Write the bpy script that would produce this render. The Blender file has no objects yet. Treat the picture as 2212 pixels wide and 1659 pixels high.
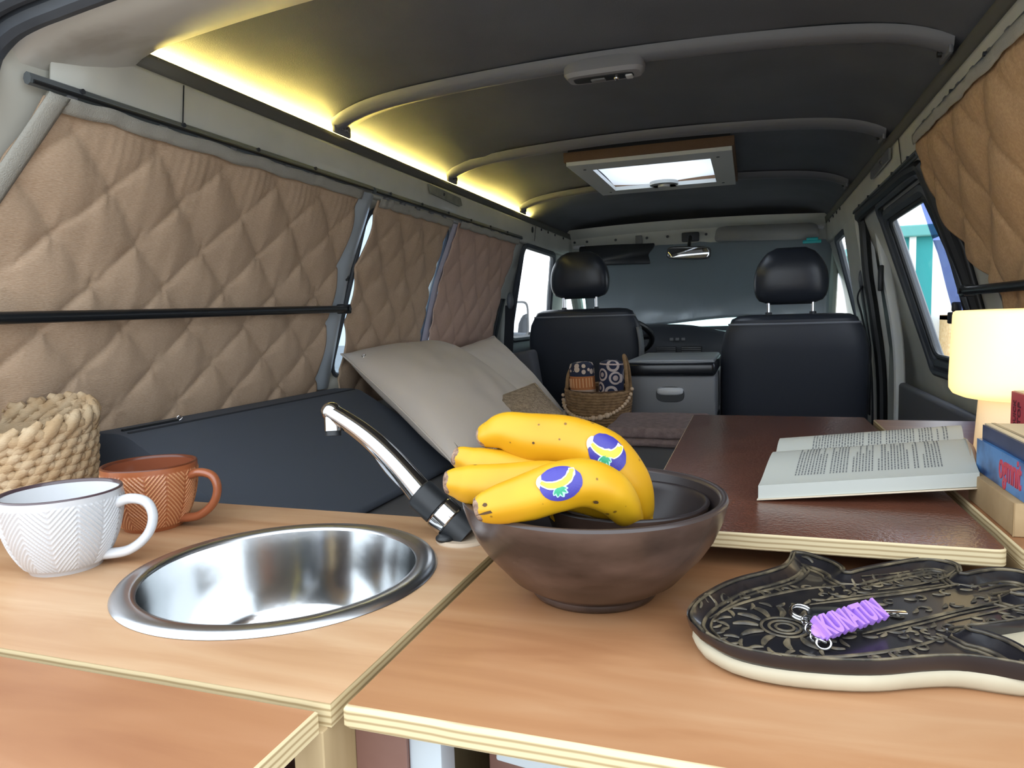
import bpy, bmesh, math, random
from math import sin, cos, pi, radians, sqrt, exp, floor, atan2
from mathutils import Vector, Matrix, noise
from mathutils.geometry import delaunay_2d_cdt
random.seed(7)
scene = bpy.context.scene
COL = scene.collection

# ------------------------------------------------------------------ camera
cam_d = bpy.data.cameras.new('camera')
cam_d.sensor_fit = 'HORIZONTAL'; cam_d.sensor_width = 36.0
cam_d.lens = 36.0 * 1524.0 / 2212.0
cam_d.clip_start = 0.02
cam = bpy.data.objects.new('camera', cam_d); COL.objects.link(cam)
_f = 1524.0
_Y = Vector((514, 156, -_f)).normalized()
_X = -Vector((-4522, 10, -_f)).normalized()
_X = (_X - _Y * _X.dot(_Y)).normalized(); _Z = _X.cross(_Y)
_m = Matrix((_X, _Y, _Z)).to_4x4(); _m.translation = Vector((0, 0, 0.87))
cam.matrix_world = _m
scene.camera = cam

# ------------------------------------------------------------------ world (bright overcast sky) and exposure
world = bpy.data.worlds.new('overcast_sky'); scene.world = world
world.use_nodes = True
_bg = world.node_tree.nodes['Background']
_bg.inputs['Color'].default_value = (0.84, 0.92, 1.0, 1)
_bg.inputs['Strength'].default_value = 1.0
scene.view_settings.view_transform = 'Standard'
scene.view_settings.look = 'None'
scene.view_settings.gamma = 1.0
scene.view_settings.use_curve_mapping = False
scene.view_settings.exposure = 1.8
LED_POWER = 105.0
LAMP_POWER = 0.34

# ------------------------------------------------------------------ materials
def lin(h):
    h = h.lstrip('#')
    c = [int(h[i:i + 2], 16) / 255 for i in (0, 2, 4)]
    return tuple(x / 12.92 if x <= .04045 else ((x + .055) / 1.055) ** 2.4 for x in c) + (1.0,)

MATS = {}
def mat(name, col='#888888', rough=.5, metal=0, var=None, scale=20, stretch=(1, 1, 1), bump=0, bscale=80,
        bstretch=(1, 1, 1), emit=None, estr=0, spec=.5, coat=0, detail=4, trans=0, lo=.35, hi=.65):
    if name in MATS: return MATS[name]
    m = bpy.data.materials.new(name); m.use_nodes = True
    nt = m.node_tree; b = nt.nodes['Principled BSDF']
    b.inputs['Base Color'].default_value = lin(col); b.inputs['Roughness'].default_value = rough
    b.inputs['Metallic'].default_value = metal; b.inputs['Specular IOR Level'].default_value = spec
    b.inputs['Coat Weight'].default_value = coat
    if trans: b.inputs['Transmission Weight'].default_value = trans
    def coords(st):
        tc = nt.nodes.new('ShaderNodeTexCoord'); mp = nt.nodes.new('ShaderNodeMapping')
        mp.inputs['Scale'].default_value = st
        nt.links.new(tc.outputs['Object'], mp.inputs['Vector']); return mp.outputs['Vector']
    if var:
        n = nt.nodes.new('ShaderNodeTexNoise'); n.inputs['Scale'].default_value = scale
        n.inputs['Detail'].default_value = detail
        nt.links.new(coords(stretch), n.inputs['Vector'])
        r = nt.nodes.new('ShaderNodeValToRGB')
        r.color_ramp.elements[0].position = lo; r.color_ramp.elements[1].position = hi
        r.color_ramp.elements[0].color = lin(col); r.color_ramp.elements[1].color = lin(var)
        nt.links.new(n.outputs['Fac'], r.inputs['Fac'])
        nt.links.new(r.outputs['Color'], b.inputs['Base Color'])
    if bump:
        n = nt.nodes.new('ShaderNodeTexNoise'); n.inputs['Scale'].default_value = bscale
        n.inputs['Detail'].default_value = 3
        nt.links.new(coords(bstretch), n.inputs['Vector'])
        bp = nt.nodes.new('ShaderNodeBump'); bp.inputs['Strength'].default_value = bump
        bp.inputs['Distance'].default_value = .01
        nt.links.new(n.outputs['Fac'], bp.inputs['Height']); nt.links.new(bp.outputs['Normal'], b.inputs['Normal'])
    if emit:
        b.inputs['Emission Color'].default_value = lin(emit); b.inputs['Emission Strength'].default_value = estr
    MATS[name] = m; return m

def mat_ply_edge(name):
    """cut edge of plywood: horizontal plies"""
    m = mat(name, '#d8bf94', .6)
    nt = m.node_tree; b = nt.nodes['Principled BSDF']
    g = nt.nodes.new('ShaderNodeNewGeometry'); s = nt.nodes.new('ShaderNodeSeparateXYZ')
    nt.links.new(g.outputs['Position'], s.inputs[0])
    nz = nt.nodes.new('ShaderNodeTexNoise'); nz.inputs['Scale'].default_value = 14
    nt.links.new(g.outputs['Position'], nz.inputs['Vector'])
    ma = nt.nodes.new('ShaderNodeMath'); ma.operation = 'MULTIPLY_ADD'; ma.inputs[1].default_value = .003
    nt.links.new(nz.outputs['Fac'], ma.inputs[0]); nt.links.new(s.outputs['Z'], ma.inputs[2])
    mu = nt.nodes.new('ShaderNodeMath'); mu.operation = 'MULTIPLY'; mu.inputs[1].default_value = 2 * pi / .0052
    nt.links.new(ma.outputs[0], mu.inputs[0])
    sn = nt.nodes.new('ShaderNodeMath'); sn.operation = 'SINE'; nt.links.new(mu.outputs[0], sn.inputs[0])
    r = nt.nodes.new('ShaderNodeValToRGB'); e = r.color_ramp.elements
    e[0].position = 0; e[0].color = lin('#9c855f'); e[1].position = .55; e[1].color = lin('#c8b690')
    ad = nt.nodes.new('ShaderNodeMath'); ad.operation = 'MULTIPLY_ADD'; ad.inputs[1].default_value = .5; ad.inputs[2].default_value = .5
    nt.links.new(sn.outputs[0], ad.inputs[0]); nt.links.new(ad.outputs[0], r.inputs['Fac'])
    nt.links.new(r.outputs['Color'], b.inputs['Base Color'])
    return m

def mat_wood(name, c1, c2, c3, rough=.4, coat=.0, stretch=(3, 26, 26), bump=.05, scale=1.6):
    if name in MATS: return MATS[name]
    m = mat(name, c1, rough, coat=coat)
    nt = m.node_tree; b = nt.nodes['Principled BSDF']
    tc = nt.nodes.new('ShaderNodeTexCoord'); mp = nt.nodes.new('ShaderNodeMapping'); mp.inputs['Scale'].default_value = stretch
    nt.links.new(tc.outputs['Object'], mp.inputs['Vector'])
    n = nt.nodes.new('ShaderNodeTexNoise'); n.inputs['Scale'].default_value = scale; n.inputs['Detail'].default_value = 7
    n.inputs['Distortion'].default_value = .6
    nt.links.new(mp.outputs['Vector'], n.inputs['Vector'])
    r = nt.nodes.new('ShaderNodeValToRGB'); e = r.color_ramp.elements
    e[0].position = .3; e[0].color = lin(c1); e[1].position = .72; e[1].color = lin(c3)
    k = r.color_ramp.elements.new(.5); k.color = lin(c2)
    nt.links.new(n.outputs['Fac'], r.inputs['Fac'])
    # broad slow tone change
    n2 = nt.nodes.new('ShaderNodeTexNoise'); n2.inputs['Scale'].default_value = 3.0; n2.inputs['Detail'].default_value = 2
    nt.links.new(tc.outputs['Object'], n2.inputs['Vector'])
    mx = nt.nodes.new('ShaderNodeMix'); mx.data_type = 'RGBA'; mx.blend_type = 'MULTIPLY'
    r2 = nt.nodes.new('ShaderNodeValToRGB'); r2.color_ramp.elements[0].position = .3; r2.color_ramp.elements[1].position = .7
    r2.color_ramp.elements[0].color = (.78, .72, .66, 1); r2.color_ramp.elements[1].color = (1, 1, 1, 1)
    nt.links.new(n2.outputs['Fac'], r2.inputs['Fac'])
    mx.inputs[0].default_value = .8
    nt.links.new(r.outputs['Color'], mx.inputs[6]); nt.links.new(r2.outputs['Color'], mx.inputs[7])
    nt.links.new(mx.outputs[2], b.inputs['Base Color'])
    if bump:
        bp = nt.nodes.new('ShaderNodeBump'); bp.inputs['Strength'].default_value = bump; bp.inputs['Distance'].default_value = .004
        nt.links.new(n.outputs['Fac'], bp.inputs['Height']); nt.links.new(bp.outputs['Normal'], b.inputs['Normal'])
    return m

def mat_glass(name, tint=(1, 1, 1, 1), refl=.06):
    if name in MATS: return MATS[name]
    m = bpy.data.materials.new(name); m.use_nodes = True; nt = m.node_tree
    nt.nodes.remove(nt.nodes['Principled BSDF']); out = nt.nodes['Material Output']
    t = nt.nodes.new('ShaderNodeBsdfTransparent'); t.inputs['Color'].default_value = tint
    g = nt.nodes.new('ShaderNodeBsdfGlossy'); g.inputs['Roughness'].default_value = .02
    mx = nt.nodes.new('ShaderNodeMixShader'); mx.inputs[0].default_value = refl
    nt.links.new(t.outputs[0], mx.inputs[1]); nt.links.new(g.outputs[0], mx.inputs[2])
    nt.links.new(mx.outputs[0], out.inputs['Surface']); MATS[name] = m; return m

def mat_translucent(name, col):
    if name in MATS: return MATS[name]
    m = bpy.data.materials.new(name); m.use_nodes = True; nt = m.node_tree
    nt.nodes.remove(nt.nodes['Principled BSDF']); out = nt.nodes['Material Output']
    t = nt.nodes.new('ShaderNodeBsdfTransparent'); t.inputs['Color'].default_value = lin(col)
    g = nt.nodes.new('ShaderNodeBsdfTranslucent'); g.inputs['Color'].default_value = lin(col)
    mx = nt.nodes.new('ShaderNodeMixShader'); mx.inputs[0].default_value = .55
    nt.links.new(t.outputs[0], mx.inputs[1]); nt.links.new(g.outputs[0], mx.inputs[2])
    nt.links.new(mx.outputs[0], out.inputs['Surface']); MATS[name] = m; return m

def mat_attr(name, c0, c1, rough=.3, coat=0, attr='ridge'):
    m = mat(name, c0, rough, coat=coat); nt = m.node_tree; b = nt.nodes['Principled BSDF']
    a = nt.nodes.new('ShaderNodeAttribute'); a.attribute_name = attr
    mx = nt.nodes.new('ShaderNodeMix'); mx.data_type = 'RGBA'
    mx.inputs[6].default_value = lin(c0); mx.inputs[7].default_value = lin(c1)
    nt.links.new(a.outputs['Fac'], mx.inputs[0]); nt.links.new(mx.outputs[2], b.inputs['Base Color']); return m

def mat_banana():
    m = mat('banana_skin', '#f0b516', .45); nt = m.node_tree; b = nt.nodes['Principled BSDF']
    tc = nt.nodes.new('ShaderNodeTexCoord')
    n = nt.nodes.new('ShaderNodeTexNoise'); n.inputs['Scale'].default_value = 12; n.inputs['Detail'].default_value = 3
    nt.links.new(tc.outputs['Object'], n.inputs['Vector'])
    r = nt.nodes.new('ShaderNodeValToRGB'); r.color_ramp.elements[0].position = .3; r.color_ramp.elements[1].position = .7
    r.color_ramp.elements[0].color = lin('#c48d0a'); r.color_ramp.elements[1].color = lin('#cfa01a')
    nt.links.new(n.outputs['Fac'], r.inputs['Fac'])
    v = nt.nodes.new('ShaderNodeTexVoronoi'); v.inputs['Scale'].default_value = 75
    nt.links.new(tc.outputs['Object'], v.inputs['Vector'])
    n2 = nt.nodes.new('ShaderNodeTexNoise'); n2.inputs['Scale'].default_value = 30
    nt.links.new(tc.outputs['Object'], n2.inputs['Vector'])
    ad = nt.nodes.new('ShaderNodeMath'); ad.operation = 'MULTIPLY_ADD'; ad.inputs[1].default_value = -.6
    nt.links.new(n2.outputs['Fac'], ad.inputs[0]); nt.links.new(v.outputs['Distance'], ad.inputs[2])
    r2 = nt.nodes.new('ShaderNodeValToRGB'); e = r2.color_ramp.elements
    e[0].position = .0; e[0].color = (0, 0, 0, 1); e[1].position = .05; e[1].color = (1, 1, 1, 1)
    ad2 = nt.nodes.new('ShaderNodeMath'); ad2.operation = 'ADD'; ad2.inputs[1].default_value = .25
    nt.links.new(ad.outputs[0], ad2.inputs[0]); nt.links.new(ad2.outputs[0], r2.inputs['Fac'])
    mx = nt.nodes.new('ShaderNodeMix'); mx.data_type = 'RGBA'; mx.inputs[6].default_value = lin('#7a5618')
    nt.links.new(r2.outputs['Color'], mx.inputs[0]); nt.links.new(r.outputs['Color'], mx.inputs[7])
    nt.links.new(mx.outputs[2], b.inputs['Base Color']); return m

M_paint = mat('cream_body_paint', '#cfcfc6', .38, var='#c4c5bd', scale=6, coat=.15)
M_paint_worn = mat('worn_body_paint', '#cdcdc8', .4, var='#b3b0a8', scale=9, lo=.52, hi=.72)
M_head = mat('charcoal_headliner', '#62666e', .62, var='#5a5e66', scale=5, bump=.12, bscale=420)
M_rib = mat('dark_rib_paint', '#6a6c72', .42)
M_black = mat('black_rubber', '#1a1d20', .45)
M_seal = mat('grey_rubber_seal', '#3b4048', .5, var='#4a5058', scale=8)
M_blackmetal = mat('black_powder_coat', '#16191c', .35)
M_quilt = mat('tan_quilted_linen', '#c6ad94', .85, var='#b89d82', scale=180, stretch=(1, 1, 6), bump=.25, bscale=500, bstretch=(1, .25, 1.6))
M_quilt_far = mat('rosy_tan_quilted_linen', '#c9ab99', .8, var='#bc9c89', scale=180, stretch=(1, 1, 6), bump=.2, bscale=500)
M_hem = mat('white_hem_tape', '#a5a39a', .9, bump=.3, bscale=500)
M_chrome = mat('chrome', '#c9c9c9', .08, metal=1)
M_steel = mat('stainless_steel', '#d6d8d9', .14, metal=1, bump=.015, bscale=30)
M_steel_rim = mat('brushed_steel_rim', '#c3c5c8', .28, metal=1)
M_counter = mat_wood('varnished_light_wood', '#a97f5b', '#b9926e', '#c4a27f', .42, .0, (2.2, 16, 16), .04)
M_counter2 = mat_wood('varnished_amber_wood', '#9c6d4a', '#aa7c57', '#b48b67', .4, .0, (2.4, 14, 16), .04)
M_flap = mat_wood('varnished_orange_wood', '#996848', '#a67653', '#b08260', .42, .0, (2.0, 12, 12), .04)
M_brown = mat('brown_film_faced_plywood', '#6f4433', .2, var='#613a2c', scale=14, bump=.10, bscale=260, spec=.6)
M_brown2 = mat('matt_brown_film', '#7c5a50', .5, var='#745248', scale=20)
M_ply = mat_ply_edge('plywood_edge')
M_pale = mat_wood('pale_plywood_face', '#9d875f', '#ab9570', '#b6a17c', .6, 0, (20, 20, 2.5), .04)
M_seat = mat('black_leatherette', '#2b2f37', .33, bump=.06, bscale=350)
M_seatback = mat('dark_seat_fabric', '#282c35', .5, bump=.05, bscale=300)
M_piping = mat('grey_piping', '#7b7e85', .5)
M_plastic = mat('grey_plastic', '#6f7072', .45)
M_dark_plastic = mat('dark_plastic', '#30343a', .5)
M_light_plastic = mat('pale_grey_plastic', '#c6c8ca', .42)
M_cushion = mat('charcoal_upholstery', '#454b55', .85, bump=.1, bscale=600)
M_cushion2 = mat('slate_upholstery', '#55565c', .85, bump=.1, bscale=600)
M_pillow = mat('beige_cotton', '#d3c8bc', .9, bump=.06, bscale=350)
M_gold = mat('gold_grey_textured_fabric', '#a9957c', .75, var='#7f6d58', scale=90, stretch=(1, 3, 3), bump=.6, bscale=260)
M_blanket = mat('taupe_wool', '#85736f', .95, var='#74625e', scale=60, bump=.4, bscale=300)
M_rope = mat('jute_rope', '#a1805a', .9, var='#7d6142', scale=60, bump=.3, bscale=300)
M_straw = mat('pale_seagrass', '#b9a384', .85, var='#a68b68', scale=40, bump=.25, bscale=200, bstretch=(1, 1, 3))
M_bead = mat('wooden_bead', '#d6b999', .6)
M_white_ceramic = mat('white_glaze', '#cfd0d2', .22, coat=.4)
M_mugrim = mat('brown_rim_glaze', '#4a3a3e', .3, coat=.4)
M_orange_in = mat('terracotta_glaze_inside', '#7d4630', .12, coat=.6)
M_bowl = mat('dark_burnished_clay', '#57443b', .26, var='#33261f', scale=11, stretch=(1, 1, 2.4), bump=.03, bscale=40)
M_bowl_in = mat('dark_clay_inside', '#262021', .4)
M_banana = mat_banana()
M_btip = mat('dry_banana_end', '#a58a76', .9, var='#6b5243', scale=200, bump=.4, bscale=300)
M_sblue = mat('sticker_blue', '#3a3592', .4)
M_syellow = mat('sticker_yellow', '#e6dc3a', .4)
M_swhite = mat('sticker_white', '#e8e6cf', .4)
M_sgreen = mat('sticker_green', '#2f9a72', .4)
M_smint = mat('sticker_mint', '#a7d8d0', .4)
M_tray = mat('black_glazed_ceramic', '#15151a', .3, var='#1e1c20', scale=30, coat=.3)
M_relief = mat('worn_relief_edges', '#3a352d', .4, var='#766a53', scale=60, lo=.42, hi=.68)
M_trayb = mat('cream_bisque', '#b9b098', .55, var='#aca28a', scale=12)
M_purple = mat('lilac_plastic', '#a678d2', .5)
M_page = mat('book_paper', '#b6b9b2', .85)
M_pageedge = mat('book_page_edges', '#c2c3b8', .85)
M_ink = mat('printing_ink', '#6d7072', .9)
M_kraft = mat('kraft_card', '#a58b66', .85, var='#9a805c', scale=30)
M_bookblue = mat('blue_book_cover', '#4f86c0', .35, var='#273a66', scale=16, lo=.42, hi=.62)
M_booknavy = mat('navy_book_cover', '#2b3558', .35, var='#3c4668', scale=20)
M_booktop = mat('cream_book_cover', '#d8c6a4', .5)
M_bookred = mat('pinkish_red_book_cover', '#b8444f', .5)
M_titlered = mat('red_title_print', '#c5384a', .4)
M_titledark = mat('dark_red_title_print', '#5d1c2c', .5)
M_shade = mat('silver_sunshade_film', '#a9b2b8', .38, metal=.75, bump=.12, bscale=60, bstretch=(1, 1, .4))
M_shade.node_tree.nodes['Principled BSDF'].inputs['Metallic'].default_value = .55
_tr = M_shade.node_tree.nodes.new('ShaderNodeBsdfTranslucent'); _tr.inputs['Color'].default_value = (.42, .52, .58, 1)
_mx = M_shade.node_tree.nodes.new('ShaderNodeMixShader'); _mx.inputs[0].default_value = .13
M_shade.node_tree.links.new(M_shade.node_tree.nodes['Principled BSDF'].outputs[0], _mx.inputs[1])
M_shade.node_tree.links.new(_tr.outputs[0], _mx.inputs[2])
M_shade.node_tree.links.new(_mx.outputs[0], M_shade.node_tree.nodes['Material Output'].inputs['Surface'])
M_mirror = mat('mirror_glass', '#d0d4d8', .02, metal=1)
M_teal = mat('teal_plastic', '#16a5ad', .4)
M_bteal = mat('teal_building_paint', '#1f8487', .7, var='#248b8c', scale=3)
M_bteal2 = mat('pale_teal_paint', '#5a9a97', .7)
M_bwhite = mat('white_building_paint', '#e6e8e8', .7)
M_shelf = mat_wood('raw_pine', '#c9a06e', '#d8b685', '#e2c79c', .7)
M_ground = mat('dusty_concrete', '#b5b0a6', .9, var='#a6a197', scale=2)
M_glass = mat_glass('clear_glass')
M_tint = mat_glass('blue_tinted_glass', (.36, .42, .62, 1), .10)
M_vent = mat_translucent('milky_vent_pane', '#f4f8ff')
M_corduroy = mat('brown_carpet_trim', '#6e5745', .95, bump=.5, bscale=500)
M_led = mat('led_diffuser', '#ffffff', .5, emit='#ffe074', estr=LED_POWER)
M_lampshade = mat('glowing_lamp_plastic', '#f2e6c8', .4, emit='#ffd88c', estr=LAMP_POWER)
M_lampstem = mat('cream_lamp_plastic', '#ecd9bd', .4, emit='#ffd9a0', estr=LAMP_POWER * .35)
M_alu = mat('pale_aluminium', '#b9c2ca', .4, metal=.3)

# ------------------------------------------------------------------ mesh helpers
def nb(): return bmesh.new()

def box(bm, x0, x1, y0, y1, z0, z1, bevel=0, seg=2, mtx=None):
    r = bmesh.ops.create_cube(bm, size=1)
    vs = r['verts']
    for v in vs:
        v.co = Vector((x0 + (v.co.x + .5) * (x1 - x0), y0 + (v.co.y + .5) * (y1 - y0), z0 + (v.co.z + .5) * (z1 - z0)))
    if bevel:
        es = list({e for v in vs for e in v.link_edges})
        r2 = bmesh.ops.bevel(bm, geom=es, offset=bevel, segments=seg, profile=.5, affect='EDGES')
        vs = list({v for f in r2['faces'] for v in f.verts} | {v for v in vs if v.is_valid})
    if mtx is not None: bmesh.ops.transform(bm, matrix=mtx, verts=vs)
    return vs

def frames(pts, closed=False):
    n = len(pts); T = []
    for i in range(n):
        a = pts[(i - 1) % n] if (closed or i > 0) else pts[i]
        b = pts[(i + 1) % n] if (closed or i < n - 1) else pts[i]
        t = (b - a); T.append(t.normalized() if t.length > 1e-9 else Vector((0, 0, 1)))
    up = Vector((0, 0, 1))
    if abs(T[0].dot(up)) > .95: up = Vector((0, 1, 0))
    N = [(up - T[0] * up.dot(T[0])).normalized()]
    for i in range(1, n):
        v = N[-1] - T[i] * N[-1].dot(T[i])
        N.append(v.normalized() if v.length > 1e-6 else N[-1])
    return T, N

def tube(bm, pts, r, seg=10, closed=False, caps=True, flat=1.0, prof=None):
    pts = [Vector(p) for p in pts]; n = len(pts); T, N = frames(pts, closed); rings = []
    for i in range(n):
        rr = r[i] if isinstance(r, (list, tuple)) else r
        Bn = T[i].cross(N[i]); ring = []
        for k in range(seg):
            a = 2 * pi * k / seg; pr = prof(a) if prof else 1
            ring.append(bm.verts.new(pts[i] + (N[i] * sin(a) * flat + Bn * cos(a)) * rr * pr))
        rings.append(ring)
    for i in range(n if closed else n - 1):
        A, Bq = rings[i], rings[(i + 1) % n]
        for k in range(seg):
            bm.faces.new((A[k], A[(k + 1) % seg], Bq[(k + 1) % seg], Bq[k]))
    if caps and not closed:
        bm.faces.new(rings[0][::-1]); bm.faces.new(rings[-1])
    return rings

def smooth_path(pts, n=8):
    pts = [Vector(p) for p in pts]; out = []
    for i in range(len(pts) - 1):
        p0 = pts[max(i - 1, 0)]; p1 = pts[i]; p2 = pts[i + 1]; p3 = pts[min(i + 2, len(pts) - 1)]
        for k in range(n):
            t = k / n
            out.append(.5 * ((2 * p1) + (p2 - p0) * t + (2 * p0 - 5 * p1 + 4 * p2 - p3) * t * t + (3 * p1 - p0 - 3 * p2 + p3) * t ** 3))
    out.append(pts[-1]); return out

def lathe(bm, prof, seg=48, c=(0, 0, 0), fn=None, layer=None):
    """prof: list of (r, z); fn(i, ang, r, z) -> (dr, dz, value)"""
    rings = []
    for i, (r, z) in enumerate(prof):
        if r < 1e-6:
            rings.append([bm.verts.new((c[0], c[1], c[2] + z))]); continue
        ring = []
        for k in range(seg):
            a = 2 * pi * k / seg; rr, zz = r, z; val = 0
            if fn:
                dr, dz, val = fn(i, a, r, z); rr += dr; zz += dz
            v = bm.verts.new((c[0] + rr * cos(a), c[1] + rr * sin(a), c[2] + zz))
            if layer is not None: v[layer] = val
            ring.append(v)
        rings.append(ring)
    for i in range(len(rings) - 1):
        A, Bq = rings[i], rings[i + 1]
        if len(A) == 1 and len(Bq) == 1: continue
        for k in range(seg):
            k2 = (k + 1) % seg
            if len(A) == 1: bm.faces.new((A[0], Bq[k2], Bq[k]))
            elif len(Bq) == 1: bm.faces.new((A[k], A[k2], Bq[0]))
            else: bm.faces.new((A[k], A[k2], Bq[k2], Bq[k]))
    return rings

def loft(bm, secs, n=40, caps=True):
    """secs: (z, cx, cy, w, d, e): superellipse sections stacked in z"""
    rings = []
    for (z, cx, cy, w, d, e) in secs:
        ring = []
        for k in range(n):
            a = 2 * pi * k / n; ca, sa = cos(a), sin(a)
            ring.append(bm.verts.new((cx + w / 2 * math.copysign(abs(ca) ** (2 / e), ca),
                                      cy + d / 2 * math.copysign(abs(sa) ** (2 / e), sa), z)))
        rings.append(ring)
    for A, Bq in zip(rings, rings[1:]):
        for k in range(n): bm.faces.new((A[k], A[(k + 1) % n], Bq[(k + 1) % n], Bq[k]))
    if caps: bm.faces.new(rings[0][::-1]); bm.faces.new(rings[-1])
    return rings

def grid(bm, fn, nu, nv, closeu=False):
    V = [[bm.verts.new(fn(i / nu if closeu else i / (nu - 1), j / (nv - 1))) for j in range(nv)] for i in range(nu)]
    for i in range(nu if closeu else nu - 1):
        for j in range(nv - 1):
            i2 = (i + 1) % nu
            bm.faces.new((V[i][j], V[i2][j], V[i2][j + 1], V[i][j + 1]))
    return V

def prism(bm, poly, z0, z1):
    a = [bm.verts.new((p[0], p[1], z0)) for p in poly]; b = [bm.verts.new((p[0], p[1], z1)) for p in poly]
    n = len(poly)
    bm.faces.new(a[::-1]); bm.faces.new(b)
    for i in range(n): bm.faces.new((a[i], a[(i + 1) % n], b[(i + 1) % n], b[i]))

def sphere(bm, c, r, u=16, v=10, sc=(1, 1, 1)):
    res = bmesh.ops.create_uvsphere(bm, u_segments=u, v_segments=v, radius=r)
    for w in res['verts']:
        w.co = Vector((w.co.x * sc[0] + c[0], w.co.y * sc[1] + c[1], w.co.z * sc[2] + c[2]))
    return res['verts']

def cyl(bm, p0, p1, r, seg=16, r2=None):
    tube(bm, [p0, p1], [r, r if r2 is None else r2], seg)

def roundpoly(poly, r, n=5):
    out = []; N = len(poly)
    for i in range(N):
        p = Vector(poly[i]).to_2d(); a = Vector(poly[i - 1]).to_2d(); b = Vector(poly[(i + 1) % N]).to_2d()
        da = (a - p); db = (b - p); rr = min(r, da.length * .45, db.length * .45)
        s = p + da.normalized() * rr; e = p + db.normalized() * rr
        for k in range(n + 1):
            t = k / n; out.append(tuple((1 - t) ** 2 * s + 2 * t * (1 - t) * p + t * t * e))
    return out

def inpoly(p, poly):
    x, y = p; c = False; j = len(poly) - 1
    for i in range(len(poly)):
        xi, yi = poly[i]; xj, yj = poly[j]
        if (yi > y) != (yj > y) and x < (xj - xi) * (y - yi) / (yj - yi) + xi: c = not c
        j = i
    return c

def densify(poly, d):
    out = []
    for i in range(len(poly)):
        a = Vector(poly[i]); b = Vector(poly[(i + 1) % len(poly)]); n = max(1, int((b - a).length / d))
        for k in range(n): out.append(tuple(a + (b - a) * k / n))
    return out

def sheet2d(outline, holes=(), step=.05):
    """constrained triangulation of a flat outline with holes -> (verts2d, faces)"""
    pts = []; edges = []
    for poly in [outline] + list(holes):
        poly = densify(poly, step); s = len(pts); pts += [Vector(p) for p in poly]
        edges += [(s + i, s + (i + 1) % len(poly)) for i in range(len(poly))]
    xs = [p[0] for p in outline]; ys = [p[1] for p in outline]
    x = min(xs) + step * .6
    bset = list(pts)
    while x < max(xs):
        y = min(ys) + step * .6
        while y < max(ys):
            if inpoly((x, y), outline) and not any(inpoly((x, y), h) for h in holes):
                if all((q - Vector((x, y))).length > step * .45 for q in bset): pts.append(Vector((x, y)))
            y += step
        x += step
    r = delaunay_2d_cdt(pts, edges, [], 0, 1e-6)
    V = r[0]; F = []
    for f in r[2]:
        c = sum((V[i] for i in f), Vector((0, 0))) / len(f)
        if inpoly(c, outline) and not any(inpoly(c, h) for h in holes): F.append(f)
    return V, F

ORG = {}
def obj(name, bm, material, parent=None, smooth=35, solid=None, label=None, recalc=True):
    if recalc: bmesh.ops.recalc_face_normals(bm, faces=bm.faces)
    if parent is not None: o3 = ORG[parent.name]
    else:
        xs = [v.co for v in bm.verts]
        lo = Vector((min(c.x for c in xs), min(c.y for c in xs), min(c.z for c in xs)))
        hi = Vector((max(c.x for c in xs), max(c.y for c in xs), max(c.z for c in xs)))
        o3 = Vector(((lo.x + hi.x) / 2, (lo.y + hi.y) / 2, lo.z))
    bmesh.ops.translate(bm, vec=-o3, verts=bm.verts)
    me = bpy.data.meshes.new(name); bm.to_mesh(me); bm.free()
    if smooth:
        for p in me.polygons: p.use_smooth = True
        me.set_sharp_from_angle(angle=radians(smooth))
    me.materials.append(material)
    o = bpy.data.objects.new(name, me); COL.objects.link(o)
    if parent is None: o.location = o3
    else: o.parent = parent
    ORG[o.name] = o3
    if solid:
        md = o.modifiers.new('thickness', 'SOLIDIFY'); md.thickness = abs(solid); md.offset = math.copysign(1, solid)
    if label: o['label'] = label
    return o

def thing(name, label, cat, loc, group=None):
    o = bpy.data.objects.new(name, None); COL.objects.link(o); o.location = loc
    o.empty_display_size = .05
    o['label'] = label; o['category'] = cat
    if group: o['group'] = group
    ORG[o.name] = Vector(loc); return o

def tag(o, label, cat, group=None):
    o['label'] = label; o['category'] = cat
    if group: o['group'] = group
    return o

def struct(o, label=None):
    o['kind'] = 'structure'
    if label: o['label'] = label
    return o

def struct_root(name, loc, label=None):
    o = bpy.data.objects.new(name, None); COL.objects.link(o); o.location = loc; ORG[o.name] = Vector(loc)
    return struct(o, label)

def share(src, name, parent, world_loc, rot=None, scale=None):
    """another object using the mesh of src (mesh built around its own origin)"""
    o = bpy.data.objects.new(name, src.data); COL.objects.link(o); o.parent = parent
    o.location = Vector(world_loc) - (ORG[parent.name] if parent else Vector((0, 0, 0)))
    if rot is not None: o.rotation_euler = rot
    if scale is not None: o.scale = scale
    ORG[o.name] = Vector(world_loc); return o

def text_mesh(txt, size, depth, squeeze=1.0, bold=0.0):
    cu = bpy.data.curves.new('lettering', 'FONT'); cu.body = txt; cu.size = size; cu.extrude = depth / 2
    cu.align_x = 'CENTER'; cu.align_y = 'CENTER'; cu.offset = bold; cu.resolution_u = 3
    o = bpy.data.objects.new('lettering', cu); COL.objects.link(o)
    dg = bpy.context.evaluated_depsgraph_get(); dg.update()
    me = bpy.data.meshes.new_from_object(o.evaluated_get(dg))
    bm = nb(); bm.from_mesh(me); bpy.data.meshes.remove(me); bpy.data.objects.remove(o); bpy.data.curves.remove(cu)
    for v in bm.verts: v.co.x *= squeeze
    return bm

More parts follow.
